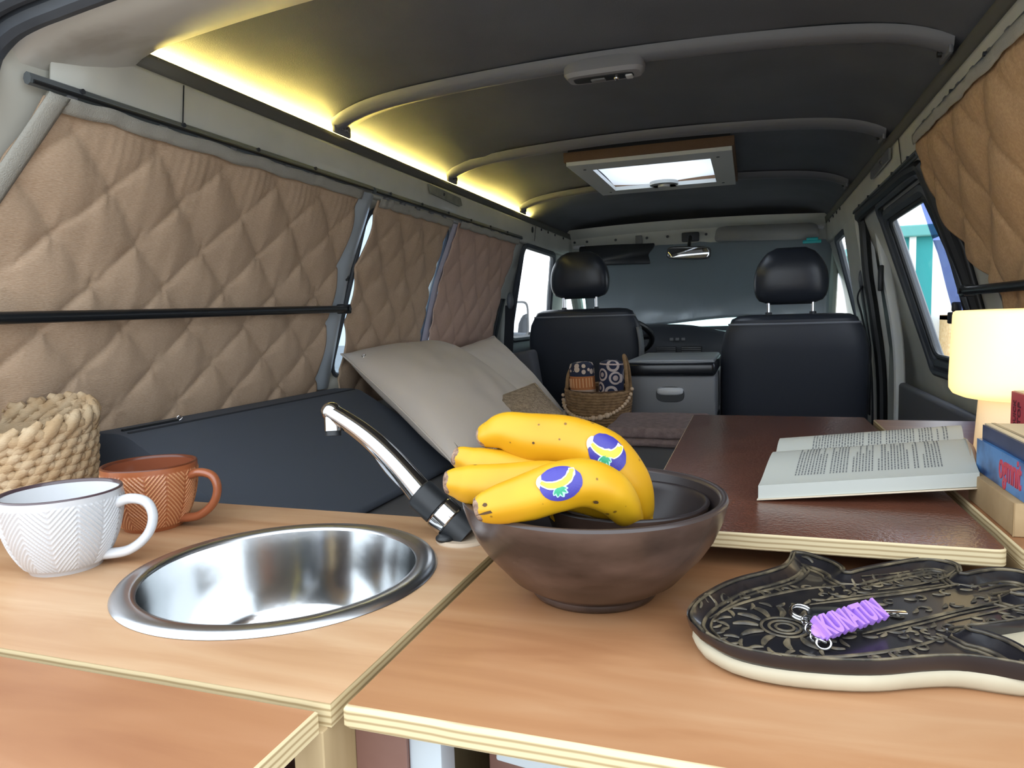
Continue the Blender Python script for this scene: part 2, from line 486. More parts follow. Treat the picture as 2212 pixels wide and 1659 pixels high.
# ------------------------------------------------------------------ body shape of the van
ZS = [0, .5, .69, 1.0, 1.22, 1.34, 1.5]; XS = [-1.18, -1.175, -1.148, -1.063, -.97, -.955, -.95]
def XL(z):
    if z <= ZS[0]: return XS[0]
    for i in range(len(ZS) - 1):
        if z <= ZS[i + 1]:
            t = (z - ZS[i]) / (ZS[i + 1] - ZS[i]); return XS[i] + (XS[i + 1] - XS[i]) * t
    return XS[-1]
def XR(z): return -.59 - XL(z)
def WL(y, z, off=0): return Vector((XL(z) + off, y, z))
def WR(y, z, off=0): return Vector((XR(z) - off, y, z))
def zrib(x):
    return zhead(x) - .021
def zhead(x):
    t = abs((x + .295) / .66); return 1.409 - .034 * t * t - .048 * min(t, 1.2) ** 10

def wall(name, W, outline, holes, material, off_sign):
    V, F = sheet2d(outline, holes, .07); bm = nb()
    vs = [bm.verts.new(W(p[0], p[1])) for p in V]
    for f in F: bm.faces.new([vs[i] for i in f])
    o = obj(name, bm, material, None, 30)
    # thickness points outwards
    c = sum(p.normal.x * p.area for p in o.data.polygons)
    md = o.modifiers.new('thickness', 'SOLIDIFY'); md.thickness = .012
    md.offset = off_sign if c > 0 else -off_sign
    return struct(o)

w1 = roundpoly([(.90, .74), (1.62, .74), (1.64, 1.185), (.90, 1.185)], .06)
w2 = roundpoly([(1.742, .72), (2.29, .72), (2.29, 1.185), (1.742, 1.185)], .05)
w3 = roundpoly([(2.345, .72), (2.99, .72), (2.97, 1.185), (2.345, 1.185)], .05)
w4 = roundpoly([(3.31, .765), (4.02, .765), (3.64, 1.20), (3.10, 1.205)], .05)
wall_left = wall('wall_left', WL, [(.56, .0), (4.45, .0), (4.45, .8), (4.0, 1.30), (4.0, 1.5), (.66, 1.5), (.60, 1.2)], [w1, w2, w3, w4], M_paint, -1)
r1 = roundpoly([(1.95, .695), (2.515, .695), (2.515, 1.16), (1.95, 1.16)], .05)
r2 = roundpoly([(3.34, .765), (4.02, .765), (3.70, 1.20), (3.34, 1.205)], .05)
r3 = roundpoly([(.95, .74), (1.70, .74), (1.72, 1.185), (.95, 1.185)], .06)
wall_right = wall('wall_right', WR, [(.56, .0), (4.45, .0), (4.45, .8), (4.0, 1.30), (4.0, 1.5), (.66, 1.5), (.60, 1.2)], [r1, r2, r3], M_paint, 1)

def pane(name, W, poly, material, seal_r=.013, off=-.012, seal_mat=M_seal, label=None):
    V, F = sheet2d(poly, [], .12); bm = nb(); vs = [bm.verts.new(W(p[0], p[1], off)) for p in V]
    for f in F: bm.faces.new([vs[i] for i in f])
    o = struct(obj(name, bm, material), label)
    ORG[o.name] = o.location.copy()
    bm = nb(); tube(bm, [W(p[0], p[1], -.002) for p in poly], seal_r, 8, closed=True)
    obj('window_seal', bm, seal_mat, o); return o
M_film = mat_glass('grey_blue_film', (.30, .38, .48, 1), .08)
pane('window_1', WL, w1, M_film, .006); pane('window_2', WL, w2, M_film, .008); pane('window_3', WL, w3, M_film, .005)
pane('window_4', WL, w4, M_glass, .017); pane('window_6', WR, r2, M_glass, .017); pane('window_7', WR, r3, M_glass)
win5 = pane('window_5', WR, r1, M_glass, .02, label='sliding door window with black rubber frame')
# inner rubber lips, dark divider and tinted sliding pane of the sliding door window
for k, (d, rr) in enumerate(((.022, .008), (-.03, .012))):
    bm = nb(); tube(bm, [WR(p[0], p[1], .004 + .006 * k) for p in roundpoly([(1.95 + d, .695 + d), (2.515 - d, .695 + d), (2.515 - d, 1.16 - d), (1.95 + d, 1.16 - d)], .05)], rr, 8, closed=True)
    obj('rubber_lip', bm, M_seal if k else M_black, win5)
bm = nb(); grid(bm, lambda u, v: WR(1.885 + .135 * u, .70 + .47 * v, .012), 6, 12)
obj('window_divider', bm, M_black, win5, solid=.012)
bm = nb(); grid(bm, lambda u, v: WR(2.015 + (.11 + .075 * sin(pi * (.15 + .8 * v)) - .03 * v) * u, .715 + .44 * v, -.005), 8, 16)
obj('tinted_pane', bm, M_tint, win5, solid=.003)
bm = nb(); box(bm, .478, .512, 2.035, 2.075, .825, .855, .004); box(bm, .483, .503, 2.04, 2.06, .855, .88, .004)
obj('latch', bm, M_black, win5)

# ------------------------------------------------------------------ floor, roof skin, ground
bm = nb(); box(bm, -1.2, .62, .55, 4.5, -.06, 0.0); struct(obj('floor', bm, mat('grey_floor_mat', '#4a4b4d', .8)))
bm = nb(); box(bm, -30, 30, -25, 40, -.62, -.56); struct(obj('ground', bm, M_ground))
vent_hole = [(-.53, 2.30), (-.075, 2.30), (-.075, 2.81), (-.53, 2.81)]
V, F = sheet2d([(-.99, .90), (.40, .90), (.40, 4.02), (-.99, 4.02)], [vent_hole], .055); bm = nb()
def hl(x, y):
    z = zhead(x)
    # padded liner sags and puckers a little beside the sides
    z += .004 * noise.noise(Vector((x * 5, y * 3.1, 0))) - .006 * exp(-((x + .80) / .03) ** 2) * (1 + .6 * sin(y * 4))
    if y > 3.75: z -= .05 * ((y - 3.75) / .27) ** 2
    return Vector((x, y, z))
vs = [bm.verts.new(hl(p[0], p[1])) for p in V]
for f in F: bm.faces.new([vs[i] for i in f])
ceiling = struct(obj('ceiling', bm, M_head, solid=None), 'dark grey padded headliner of the van')
ORG[ceiling.name] = ceiling.location.copy()
V, F = sheet2d([(-1.03, .62), (.44, .62), (.44, 4.1), (-1.03, 4.1)], [vent_hole], .2); bm = nb()
vs = [bm.verts.new((p[0], p[1], 1.50 - .03 * ((p[0] + .295) / .7) ** 2)) for p in V]
for f in F: bm.faces.new([vs[i] for i in f])
struct(obj('roof', bm, M_paint, solid=.01))

# roof ribs (bows) of the ceiling
def rib(y, name='roof_rib', wide=.045):
    bm = nb(); N = 56; xs = [-.925 + (1.265) * i / (N - 1) for i in range(N)]
    prof = [(-wide / 2 - .004, .018), (-wide / 2, .004), (-wide / 3, -.003), (0, -.006), (wide * .3, -.003), (wide / 2, .005), (wide / 2 + .004, .010), (wide / 2 + .034, .0115), (wide / 2 + .034, .018)]
    rows = [[bm.verts.new((x, y + p[0], zrib(x) + p[1])) for p in prof] for x in xs]
    for A, Bq in zip(rows, rows[1:]):
        for k in range(len(prof) - 1): bm.faces.new((A[k], A[k + 1], Bq[k + 1], Bq[k]))
    o = obj(name, bm, M_rib, ceiling, 50)
    for sx, xe in ((-1, -.922), (1, .336)):
        bm = nb(); box(bm, xe - .004, xe + .004, y - .022, y + .05, 1.316, 1.352, .003)
        br = obj('end_bracket', bm, M_rib, o)
    for xe, d in ((-.917, 1), (.331, -1)):
        for dy in (.006, .03):
            bm = nb(); cyl(bm, (xe - .004 * d, y + dy, 1.331), (xe + .006 * d, y + dy, 1.331), .006, 10)
            obj('bolt', bm, M_chrome if d > 0 else M_black, o)
    # small screw holes along the flange
    for x in [-.80, -.74, -.55, -.38, -.02, .1, .22]:
        bm = nb(); cyl(bm, (x, y + wide / 2 + .018, zrib(x) + .0085), (x, y + wide / 2 + .018, zrib(x) + .0125), .004, 8)
        obj('screw_hole', bm, M_black, o)
    return o
for y in (1.50, 2.16, 2.92): rib(y)

# rear header beam with rubber seal of the tailgate opening
def arch(x): return -.05 * ((x + .295) / .7) ** 2
bm = nb(); prof = [(.955, 1.395), (.952, 1.368), (.935, 1.352), (.895, 1.338), (.84, 1.324), (.79, 1.315), (.755, 1.314), (.74, 1.33), (.735, 1.40)]
xs = [-1.05 + 1.52 * i / 40 for i in range(41)]
def hb(x, p):
    t = max(0, (abs(x + .295) - .60) / .12)
    return (x, p[0], p[1] + arch(x) - .06 * t * t)
rows = [[bm.verts.new(hb(x, p)) for p in prof] for x in xs]
for A, Bq in zip(rows, rows[1:]):
    for k in range(len(prof) - 1): bm.faces.new((A[k], A[k + 1], Bq[k + 1], Bq[k]))
hbeam = struct(obj('trim_1', bm, M_paint_worn, smooth=50), 'cream rear roof header beam')
ORG[hbeam.name] = hbeam.location.copy()
def seal_path(dy, dz):
    P = []
    for i in range(33):
        x = -.972 + 1.354 * i / 32; P.append(Vector((x, .715 + dy, 1.318 + dz + arch(x) - .06 * max(0, (abs(x + .295) - .60) / .12) ** 2)))
    L = [Vector((XL(z) + .022, .60 + (z - .6) * .06 + .05 * max(0, z - 1.1) / .09 + dy, z)) for z in (.3, .6, .8, 1.0, 1.12, 1.19)]
    Rr = [Vector((XR(z) - .022, .60 + (z - .6) * .06 + .05 * max(0, z - 1.1) / .09 + dy, z)) for z in (1.19, 1.12, 1.0, .8, .6, .3)]
    return smooth_path(L + P + Rr, 3)
for k, (dy, dz, rr) in enumerate(((0, 0, .017), (-.03, .012, .015), (-.055, .022, .012))):
    bm = nb(); tube(bm, seal_path(dy, dz), rr, 10)
    obj('tailgate_seal', bm, M_seal, hbeam)
bm = nb(); tube(bm, smooth_path([(-.955, .745, 1.30), (-.965, .80, 1.285), (-.975, .87, 1.275), (-.985, .93, 1.285)], 6), .0022, 6)
obj('panel_gap', bm, M_black, hbeam)
bm = nb(); tube(bm, [(-1.01, .70, 1.205), (-1.005, .735, 1.21)], .014, 10); obj('seal_clip', bm, M_black, hbeam)

# roof side rails: cream panels, cove lip (left) and inner trims
for side, W, nm in (('L', WL, 'trim_2'), ('R', WR, 'trim_3')):
    bm = nb(); sg = 1 if side == 'L' else -1
    prof = [(1.205, .002), (1.215, .010), (1.228, .013), (1.262, .014), (1.292, .013), (1.300, .012)]
    ys = [.79 + (3.98 - .79) * i / 24 for i in range(25)]
    rows = [[bm.verts.new(W(y, z, o)) for z, o in prof] for y in ys]
    for A, Bq in zip(rows, rows[1:]):
        for k in range(len(prof) - 1): bm.faces.new((A[k], A[k + 1], Bq[k + 1], Bq[k]))
    rail = struct(obj(nm, bm, M_paint, solid=.004), 'cream roof side rail panel, ' + ('driver side' if side == 'L' else 'sliding door side'))
    ORG[rail.name] = rail.location.copy()
    bm = nb()
    grid(bm, lambda u, v: W(.93 + 3.05 * u, 1.298 + .0225 * v, .012 + .010 * v), 20, 4)
    obj('cove_lip', bm, mat('dark_cove_lip', '#5a5a54', .6), rail, solid=.004)
    bm = nb(); tube(bm, [W(1.037, z, .0165) for z in (1.228, 1.25, 1.275, 1.295)], .0012, 5)
    tube(bm, [W(2.05 if side == 'R' else 3.2, z, .0165) for z in (1.228, 1.25, 1.275, 1.295)], .0012, 5)
    obj('panel_joint', bm, M_black, rail)
    for y in (3.30, 3.42, 3.55, 3.72):
        bm = nb(); tube(bm, [W(y, 1.29, .010), W(y, 1.29, .017)], .006, 8); obj('screw', bm, M_dark_plastic, rail)
bm = nb(); cyl(bm, (-.955, 3.16, 1.275), (-.948, 3.16, 1.275), .014, 12); obj('hole_plug', bm, M_black, bpy.data.objects['trim_2'])

# LED strip in the left cove
bm = nb(); box(bm, -.950, -.946, .97, 3.12, 1.313, 1.3145)
box(bm, -.949, -.943, .97, 3.12, 1.3145, 1.3165)
tag(obj('led_strip', bm, M_led, smooth=0), 'glowing yellow LED strip tucked in the roof cove', 'light strip')

# pillar details on the left wall
bm = nb(); tube(bm, [WL(1.700, .995, .014), WL(1.700, .995, .0225)], .010, 14); p = obj('pillar_hole', bm, M_black, wall_left)
bm = nb(); grid(bm, lambda u, v: WL(1.640 + .085 * u, .69 + .52 * v, .012 + .012 * sin(pi * u)), 8, 12)
obj('pillar_cover', bm, mat('bluish_grey_pillar_paint', '#a9b2ba', .3, coat=.2), wall_left)
bm = nb(); grid(bm, lambda u, v: WL(2.272 + .05 * u, .70 + .50 * v, .014 + .004 * sin(pi * u)), 6, 12)
obj('pillar_cover', bm, mat('lilac_grey_pillar_tape', '#b9b6c6', .5), wall_left)

# B pillar on the sliding door side with black door seal
XP = lambda z: .365 + (.44 - .365) * min(1, max(0, (1.22 - z) / .5)) if z > .72 else .44
bm = nb()
sec = [(0, 2.945), (.012, 2.93), (.05, 2.925), (.05, 3.30), (0, 3.27)]
zs = [.0, .3, .5, .72, .85, 1.0, 1.12, 1.215]
rows = [[bm.verts.new((XP(z) + a, b, z)) for a, b in sec] for z in zs]
for A, Bq in zip(rows, rows[1:]):
    for k in range(len(sec)): k2 = (k + 1) % len(sec); bm.faces.new((A[k], A[k2], Bq[k2], Bq[k]))
pil = struct(obj('trim_4', bm, M_paint), 'cream door pillar beside the passenger seat'); ORG[pil.name] = pil.location.copy()
bm = nb(); tube(bm, smooth_path([WR(1.915, .66, .008), WR(1.915, .9, .008), WR(1.915, 1.16, .008), WR(1.97, 1.203, .008), WR(2.4, 1.208, .008), WR(2.84, 1.205, .012), (.395, 2.905, 1.175), (.412, 2.915, 1.0), (.435, 2.915, .85), (.465, 2.915, .6), (.47, 2.915, .2)], 6), .018, 10)
obj('door_seal', bm, M_black, pil)
bm = nb(); tube(bm, smooth_path([(.43, 2.80, 1.165), (.455, 2.80, 1.0), (.50, 2.80, .7), (.505, 2.80, .3)], 6), .018, 8, flat=.6)
obj('door_edge', bm, mat('light_grey_paint', '#dfe1df', .35), pil)
bm = nb(); box(bm, .43, .444, 2.78, 2.815, .93, 1.02, .004); obj('striker', bm, M_black, pil)
bm = nb(); grid(bm, lambda u, v: (XP(.46 + .5 * v) - .004, 2.985 + .05 * u, .46 + .5 * v), 4, 14); obj('belt_slot', bm, M_dark_plastic, pil, solid=.004)
# dark lower door trim
bm = nb(); box(bm, .50, .53, 1.70, 2.86, .25, .605, .012, 3)
lt = struct(obj('trim_5', bm, mat('slate_door_trim', '#5b5c62', .6)), 'slate grey lower trim panel of the sliding door')

# front header, windscreen, dashboard wall
bm = nb()
prof = [(3.80, 1.355), (3.83, 1.335), (3.90, 1.315), (3.945, 1.255), (3.96, 1.245), (4.03, 1.27), (4.03, 1.40)]
xs = [-1.0 + 1.41 * i / 30 for i in range(31)]
rows = [[bm.verts.new((x, p[0], p[1] + .4 * arch(x))) for p in prof] for x in xs]
for A, Bq in zip(rows, rows[1:]):
    for k in range(len(prof) - 1): bm.faces.new((A[k], A[k + 1], Bq[k + 1], Bq[k]))
fh = struct(obj('trim_6', bm, M_paint), 'cream windscreen header panel'); ORG[fh.name] = fh.location.copy()
for x in (-.93, -.86, -.70, -.53, -.42, -.22):
    bm = nb(); cyl(bm, (x, 3.918, 1.285), (x, 3.908, 1.283), .007, 8); obj('screw', bm, M_dark_plastic, fh)
bm = nb(); box(bm, -.59, -.555, 3.905, 3.93, 1.25, 1.30, .003); obj('visor_clip', bm, M_plastic, fh)
bm = nb(); grid(bm, lambda u, v: (-1.03 + 1.47 * u, 4.42 - .42 * v, .79 + .46 * v), 12, 8)
ws = struct(obj('window_8', bm, mat_glass('green_windscreen_glass', (.42, .56, .52, 1), .05)), 'windscreen'); ORG[ws.name] = ws.location.copy()
for sx in (-1, 1):
    bm = nb(); X0 = -1.02 if sx < 0 else .43
    tube(bm, [(X0, 4.45, .76), (X0 + .012 * -sx, 4.24, 1.0), (X0 - .04 * sx, 3.99, 1.28)], .035, 10); obj('windscreen_pillar', bm, M_paint, ws)
bm = nb(); box(bm, -1.18, .59, 4.38, 4.5, .0, .79); struct(obj('wall_front', bm, M_dark_plastic))

# ------------------------------------------------------------------ curtains
QW, QH = .162, .150
def quilt(name, label, W, y0f, y1f, zt, zb, off, material, res=.0058, phase=(.912, 1.098), W_=QW, H_=QH, amp=.012, hem=True, group=None, warp=None, sgn=1, top_gather=.05, edge_hem=False):
    ym = (y1f(zt) - y0f(zb)); nu = int(abs(ym) / res) + 2; nv = int((zt - zb) / res) + 2
    yc = phase[0]
    def f(u, v):
        z = zt + (zb - zt) * v; y = y0f(z) + (y1f(z) - y0f(z)) * u
        yq, zq = y, z
        if warp: yq, zq = warp(y, z)
        jx = .006 * noise.noise(Vector((yq * 6, zq * 6, 3.3)))
        a = (yq - phase[0] + jx) / W_ + (zq - phase[1]) / H_; b = (yq - phase[0] + jx) / W_ - (zq - phase[1]) / H_
        fa = a - floor(a); fb = b - floor(b)
        # pouches hang: fullest low down in each diamond
        sa = sin(pi * fa ** 1.25); sb = sin(pi * fb ** .80)
        puff = max(sa, 1e-6) ** .75 * max(sb, 1e-6) ** .45
        d = amp * puff
        # pulled creases running out of each tack point
        ra = fa - round(fa); rb = fb - round(fb)
        dy = (ra + rb) * W_ / 2; dz = (ra - rb) * H_ / 2; r = sqrt(dy * dy + dz * dz) + 1e-6
        ang = atan2(dz, dy)
        k = floor(a + .5) * 7.1 + floor(b + .5) * 3.7
        d -= .004 * exp(-(r / .008) ** 2)
        d += .0022 * sin(ang * 5 + k) * exp(-r / .03) * min(1, r / .008)
        # gathers under the heading tape
        g = exp(-(zt - z) / top_gather)
        d += .0022 * g * sin(y * 2 * pi / .021 + 4 * noise.noise(Vector((y * 11, z * 3, 1)))) * (.4 + abs(noise.noise(Vector((y * 6, 0, 8)))) * 2) + .002 * noise.noise(Vector((y * 30, z * 7, 2)))
        d += .006 * noise.noise(Vector((y * 3, z * 2.2, 5)))
        e = min(1, .15 + (zt - z) / .07)
        return W(y, z, off + d * e)
    p0 = W((y0f(zt) + y1f(zt)) / 2, zb, off)
    t = thing(name, label, 'curtain', p0, group)
    bm = nb(); grid(bm, f, nu, nv); obj('fabric', bm, material, t, 180, solid=.003)
    bm = nb()
    grid(bm, lambda u, v: W(y0f(zt) + (y1f(zt) - y0f(zt)) * u, zt + .004 - .022 * v + .004 * noise.noise(Vector((u * 12, 0, 4))), off + .011 + .003 * noise.noise(Vector((u * 30, v, 9)))), 90, 4)
    obj('heading_tape', bm, M_hem, t, 60, solid=.002)
    if edge_hem:
        bm = nb(); grid(bm, lambda u, v: W(y0f(zt + (zb - zt) * v) - .006 + .034 * u, zt + (zb - zt) * v, off + .017 + .004 * sin(pi * u)), 6, 40)
        obj('edge_hem', bm, M_hem, t, 60, solid=.002)
    n = int(abs(y1f(zt) - y0f(zt)) / .085)
    for i in range(n):
        y = y0f(zt) + (y1f(zt) - y0f(zt)) * (i + .5) / n
        bm = nb(); q = W(y, zt + .014, off - .008); box(bm, q.x - .006, q.x + .006, q.y - .009, q.y + .009, q.z - .012, q.z + .010, .002)
        obj('glider', bm, M_plastic, t)
    return t
GC = 'quilted window curtains'
quilt('quilted_curtain', 'large tan quilted curtain behind the mugs, crossed by a black bar', WL,
      lambda z: .775 - .46 * (1.204 - z), lambda z: 1.640, 1.206, .60, .022, M_quilt, edge_hem=True)
quilt('quilted_curtain', 'narrower tan quilted curtain between the two left pillars, above the pillows', WL,
      lambda z: 1.738 - .010 * sin((1.2 - z) * 7) + .02 * (1.2 - z), lambda z: 2.228, 1.200, .62, .022, M_quilt, res=.0075, amp=.012, W_=.15)
quilt('quilted_curtain', 'rosy tan quilted curtain beside the driver window', WL,
      lambda z: 2.300, lambda z: 2.945 + .02 * sin((1.2 - z) * 5), 1.206, .62, .022, M_quilt_far, res=.0075, amp=.011, W_=.15)
def r_front(z):
    P = [(1.26, 1.828), (1.20, 1.838), (1.13, 1.868), (1.08, 1.872), (1.03, 1.835), (.968, 1.784), (.914, 1.685), (.89, 1.640), (.86, 1.66), (.78, 1.70), (.6, 1.72)]
    for (za, ya), (zb_, yb) in zip(P, P[1:]):
        if z >= zb_: return ya + (yb - ya) * (za - z) / (za - zb_) if z <= za else ya
    return P[-1][1]
quilt('quilted_curtain', 'warm tan quilted curtain tied back behind the glowing table lamp', WR,
      lambda z: .86, r_front, 1.25, .62, .022, mat('amber_tan_quilted_linen', '#c2a07a', .85, var='#b4926c', scale=180, bump=.2, bscale=500), res=.0065,
      phase=(1.62, 1.16), W_=.19, H_=.19, amp=.015, warp=lambda y, z: (y - .25 * max(0, 1.15 - z), z), top_gather=.04)

def rail_strip(label, W, y0, y1, z):
    t = thing('curtain_rail', label, 'rail', W((y0 + y1) / 2, z, .012))
    bm = nb(); tube(bm, [W(y0 + (y1 - y0) * i / 12, z, .016) for i in range(13)], .0075, 8, flat=1.2); obj('track', bm, mat('grey_track', '#6d7478', .35, metal=.4), t)
    bm = nb(); tube(bm, [W(y0 + .004 + (y1 - y0 - .008) * i / 12, z - .004, .0228) for i in range(13)], .003, 6); obj('slot', bm, M_black, t)
    for i in range(int((y1 - y0) / .2)):
        y = y0 + .08 + i * .2; bm = nb(); tube(bm, [W(y, z + .003, .02), W(y, z + .003, .026)], .004, 8); obj('screw', bm, M_dark_plastic, t)
    return t
rail_strip('long grey curtain rail above the large tan curtain', WL, .752, 1.70, 1.223)
rail_strip('grey curtain rail above the two curtains over the pillows', WL, 1.712, 3.00, 1.222)
rail_strip('grey curtain rail above the sliding door window', WR, 1.862, 2.90, 1.222)
rail_strip('grey curtain rail above the tied back curtain', WR, .86, 1.845, 1.262)

def curtain_bar(label, pts, ends):
    t = thing('curtain_bar', label, 'bar', pts[len(pts) // 2])
    bm = nb(); tube(bm, pts, .0095, 14); obj('tube', bm, M_blackmetal, t)
    for e in ends:
        e = Vector(e); bm = nb(); box(bm, e.x - .012, e.x + .012, e.y - .020, e.y + .020, e.z - .013, e.z + .013, .004); br = obj('end_bracket', bm, M_blackmetal, t)
        bm = nb(); d = .014 if e.x < 0 else -.014
        cyl(bm, (e.x + d * .7, e.y + .006, e.z), (e.x + d * 1.15, e.y + .006, e.z), .007, 6); obj('bolt', bm, M_blackmetal, br)
bz = lambda y: .893 + .018 * (y - .78)
curtain_bar('black bar across the large tan curtain', [Vector((XL(bz(y)) + .058, y, bz(y))) for y in (.66, .9, 1.2, 1.5, 1.66)],
            [(XL(.907) + .05, 1.672, bz(1.68))])
curtain_bar('short black bar holding the tied back curtain', [Vector((XR(.902) - .055, y, .902)) for y in (.9, 1.2, 1.5, 1.78)], [(XR(.902) - .05, 1.79, .902)])

# handle plates left on the roof rails
def handle_plate(label, W, y0, y1, sl, material):
    t = thing('grab_handle_plate', label, 'handle plate', W((y0 + y1) / 2, 1.262, .016))
    bm = nb(); V = [W(y0, 1.292, .018), W(y1, 1.290 - sl, .018), W(y1 + .02, 1.268 - sl, .018), W(y1, 1.262 - sl, .018), W(y0 + .02, 1.266, .018)]
    a = [bm.verts.new(p) for p in V]; bm.faces.new(a); obj('plate', bm, material, t, 0, solid=.006)
    bm = nb(); q = W(y0 + .45 * (y1 - y0), 1.279 - sl * .5, .022); sphere(bm, q, .006, 10, 6); obj('screw', bm, M_dark_plastic, t)
handle_plate('worn grey grab handle plate below the glowing LED cove', WL, 2.03, 2.28, .004, mat('worn_grey_plastic', '#6f7168', .5, var='#85877c', scale=30))
handle_plate('glossy grey grab handle plate above the sliding door window', WR, 2.14, 2.44, .0, mat('glossy_grey_plastic', '#7c7d7c', .15))

# ------------------------------------------------------------------ dome light, roof vent
t = thing('dome_light', 'grey oblong dome light without lens on the first roof rib', 'light', (-.287, 1.505, 1.362))
bm = nb(); loft(bm, [(1.405, -.287, 1.505, .15, .05, 4), (1.388, -.287, 1.505, .168, .066, 4), (1.370, -.287, 1.50, .164, .066, 4.5), (1.362, -.287, 1.50, .150, .056, 5)], 40)
obj('housing', bm, mat('light_grey_plastic', '#8c8c90', .4), t)
bm = nb(); loft(bm, [(1.3618, -.289, 1.503, .125, .034, 5), (1.3605, -.289, 1.503, .123, .032, 5)], 32); obj('lens_opening', bm, M_black, t)
bm = nb(); box(bm, -.315, -.285, 1.495, 1.512, 1.357, 1.361, .002); obj('bulb_holder', bm, M_plastic, t)
bm = nb(); sphere(bm, (-.262, 1.503, 1.359), .006, 12, 8); obj('bulb', bm, M_chrome, t)
bm = nb(); box(bm, -.243, -.228, 1.492, 1.515, 1.356, 1.361, .003); obj('switch', bm, M_light_plastic, t)

def ring_prism(bm, O, I, z0, z1):
    n = len(O); A = [[bm.verts.new((p[0], p[1], z)) for p in P] for P, z in ((O, z0), (I, z0), (I, z1), (O, z1))]
    for s in range(4):
        a, b = A[s], A[(s + 1) % 4]
        for i in range(n): bm.faces.new((a[i], a[(i + 1) % n], b[(i + 1) % n], b[i]))
t = thing('roof_vent', 'white framed roof vent with brown carpet trim and milky bright pane', 'roof vent', (-.30, 2.55, 1.345))
bm = nb()
for a in ((-.565, -.045, 2.245, 2.285), (-.565, -.045, 2.82, 2.86), (-.565, -.53, 2.285, 2.82), (-.08, -.045, 2.285, 2.82)):
    box(bm, *a, 1.362, 1.391)
obj('carpet_trim', bm, M_corduroy, t, 0)
bm = nb(); ring_prism(bm, [(-.553, 2.257), (-.057, 2.257), (-.057, 2.848), (-.553, 2.848)], [(-.535, 2.285), (-.075, 2.285), (-.075, 2.82), (-.535, 2.82)], 1.388, 1.415); obj('shadow_gap', bm, M_black, t, 0)  # black ring imitates the shadow gap between trim and headliner
bm = nb(); O = [(-.558, 2.252), (-.052, 2.252), (-.052, 2.853), (-.558, 2.853)]; I = [(-.492, 2.345), (-.118, 2.345), (-.118, 2.765), (-.492, 2.765)]
ring_prism(bm, O, I, 1.350, 1.364)
O2 = [(-.575 + .03, 2.265), (-.065, 2.265), (-.065, 2.84), (-.545, 2.84)]
fr = obj('frame', bm, mat('white_vent_plastic', '#c9ccca', .4), t, 0)
for (x, y) in ((-.515, 2.33), (-.095, 2.33), (-.515, 2.79), (-.095, 2.79)):
    bm = nb(); cyl(bm, (x, y, 1.3485), (x, y, 1.351), .005, 8); obj('screw', bm, M_dark_plastic, fr)
bm = nb(); grid(bm, lambda u, v: (-.50 + .39 * u, 2.335 + .44 * v, 1.372 + .006 * sin(5 * u + 3 * v)), 14, 14); obj('pane', bm, M_vent, t)
bm = nb(); cyl(bm, (-.305, 2.735, 1.350), (-.305, 2.735, 1.362), .052, 32); box(bm, -.345, -.265, 2.735, 2.79, 1.350, 1.36)
kb = obj('crank_boss', bm, mat('vent_grey', '#a9acac', .4), t)
bm = nb(); cyl(bm, (-.305, 2.735, 1.342), (-.305, 2.735, 1.350), .022, 24); obj('crank_knob', bm, M_light_plastic, kb)

# ------------------------------------------------------------------ cab: shade, visors, mirror, dash, seats
bm = nb()
def shade(u, v):
    x = -.93 + 1.33 * u; t = v
    y = 4.335 - .37 * t; z = .83 + .43 * t
    zb = .855 - .02 * sin(2.2 * pi * u) * (1 - v) - (.012 * u) * (1 - v)
    w = .010 * sin(u * 9 + 2 * v) * (1 - .5 * v) + .016 * noise.noise(Vector((x * 3, v * 2, 2))) + .03 * (1 - v) ** 2 * sin(u * 7.5) + .006 * noise.noise(Vector((x * 14, v * 5, 7)))
    return Vector((x, y - w - .02 - .13 * (1 - v) ** 3, z + (zb - .855)))
grid(bm, shade, 60, 24)
tag(obj('windscreen_sunshade', bm, M_shade, smooth=180, solid=.004), 'silver grey sunshade covering the inside of the windscreen', 'sunshade')

t = thing('sun_visor', 'dark sun visor folded down before the driver seat', 'sun visor', (-.69, 3.85, 1.14))
bm = nb(); poly = roundpoly([(-.89, 1.145), (-.50, 1.138), (-.515, 1.19), (-.485, 1.225), (-.48, 1.245), (-.89, 1.25)], .012)
vs1 = [bm.verts.new((p[0], 3.862 - (1.245 - p[1]) * .25, p[1])) for p in poly]; bm.faces.new(vs1)
obj('panel', bm, M_dark_plastic, t, solid=.014)
bm = nb(); tube(bm, smooth_path([(-.93, 3.895, 1.26), (-.89, 3.87, 1.25), (-.70, 3.866, 1.249), (-.485, 3.868, 1.243)], 5), .006, 8); obj('rod', bm, M_black, t)
bm = nb(); box(bm, -.93, -.86, 3.86, 3.90, 1.243, 1.262, .006); obj('bracket', bm, M_light_plastic, t)
bm = nb(); box(bm, -.695, -.665, 3.855, 3.87, 1.238, 1.252, .004); obj('clip', bm, M_light_plastic, t)
t = thing('sun_visor', 'pale grey sun visor folded up before the passenger seat', 'sun visor', (.08, 3.86, 1.215))
bm = nb(); poly = roundpoly([(-.175, 1.235), (.325, 1.215), (.315, 1.285), (.285, 1.298), (-.12, 1.308), (-.165, 1.30)], .02)
vs1 = [bm.verts.new((p[0], 3.845 - (1.30 - p[1]) * .15, p[1])) for p in poly]; bm.faces.new(vs1)
obj('panel', bm, mat('pale_grey_vinyl', '#8f9294', .6, bump=.1, bscale=300), t, solid=.016)
bm = nb(); tube(bm, [(.30, 3.86, 1.285), (.345, 3.87, 1.275)], .010, 8); obj('bracket', bm, M_light_plastic, t)
t = thing('tag_holder', 'small turquoise clip hanging at the pale grey visor', 'clip', (.285, 3.79, 1.196))
bm = nb(); box(bm, .245, .33, 3.795, 3.803, 1.196, 1.212, .003); obj('base', bm, M_teal, t)
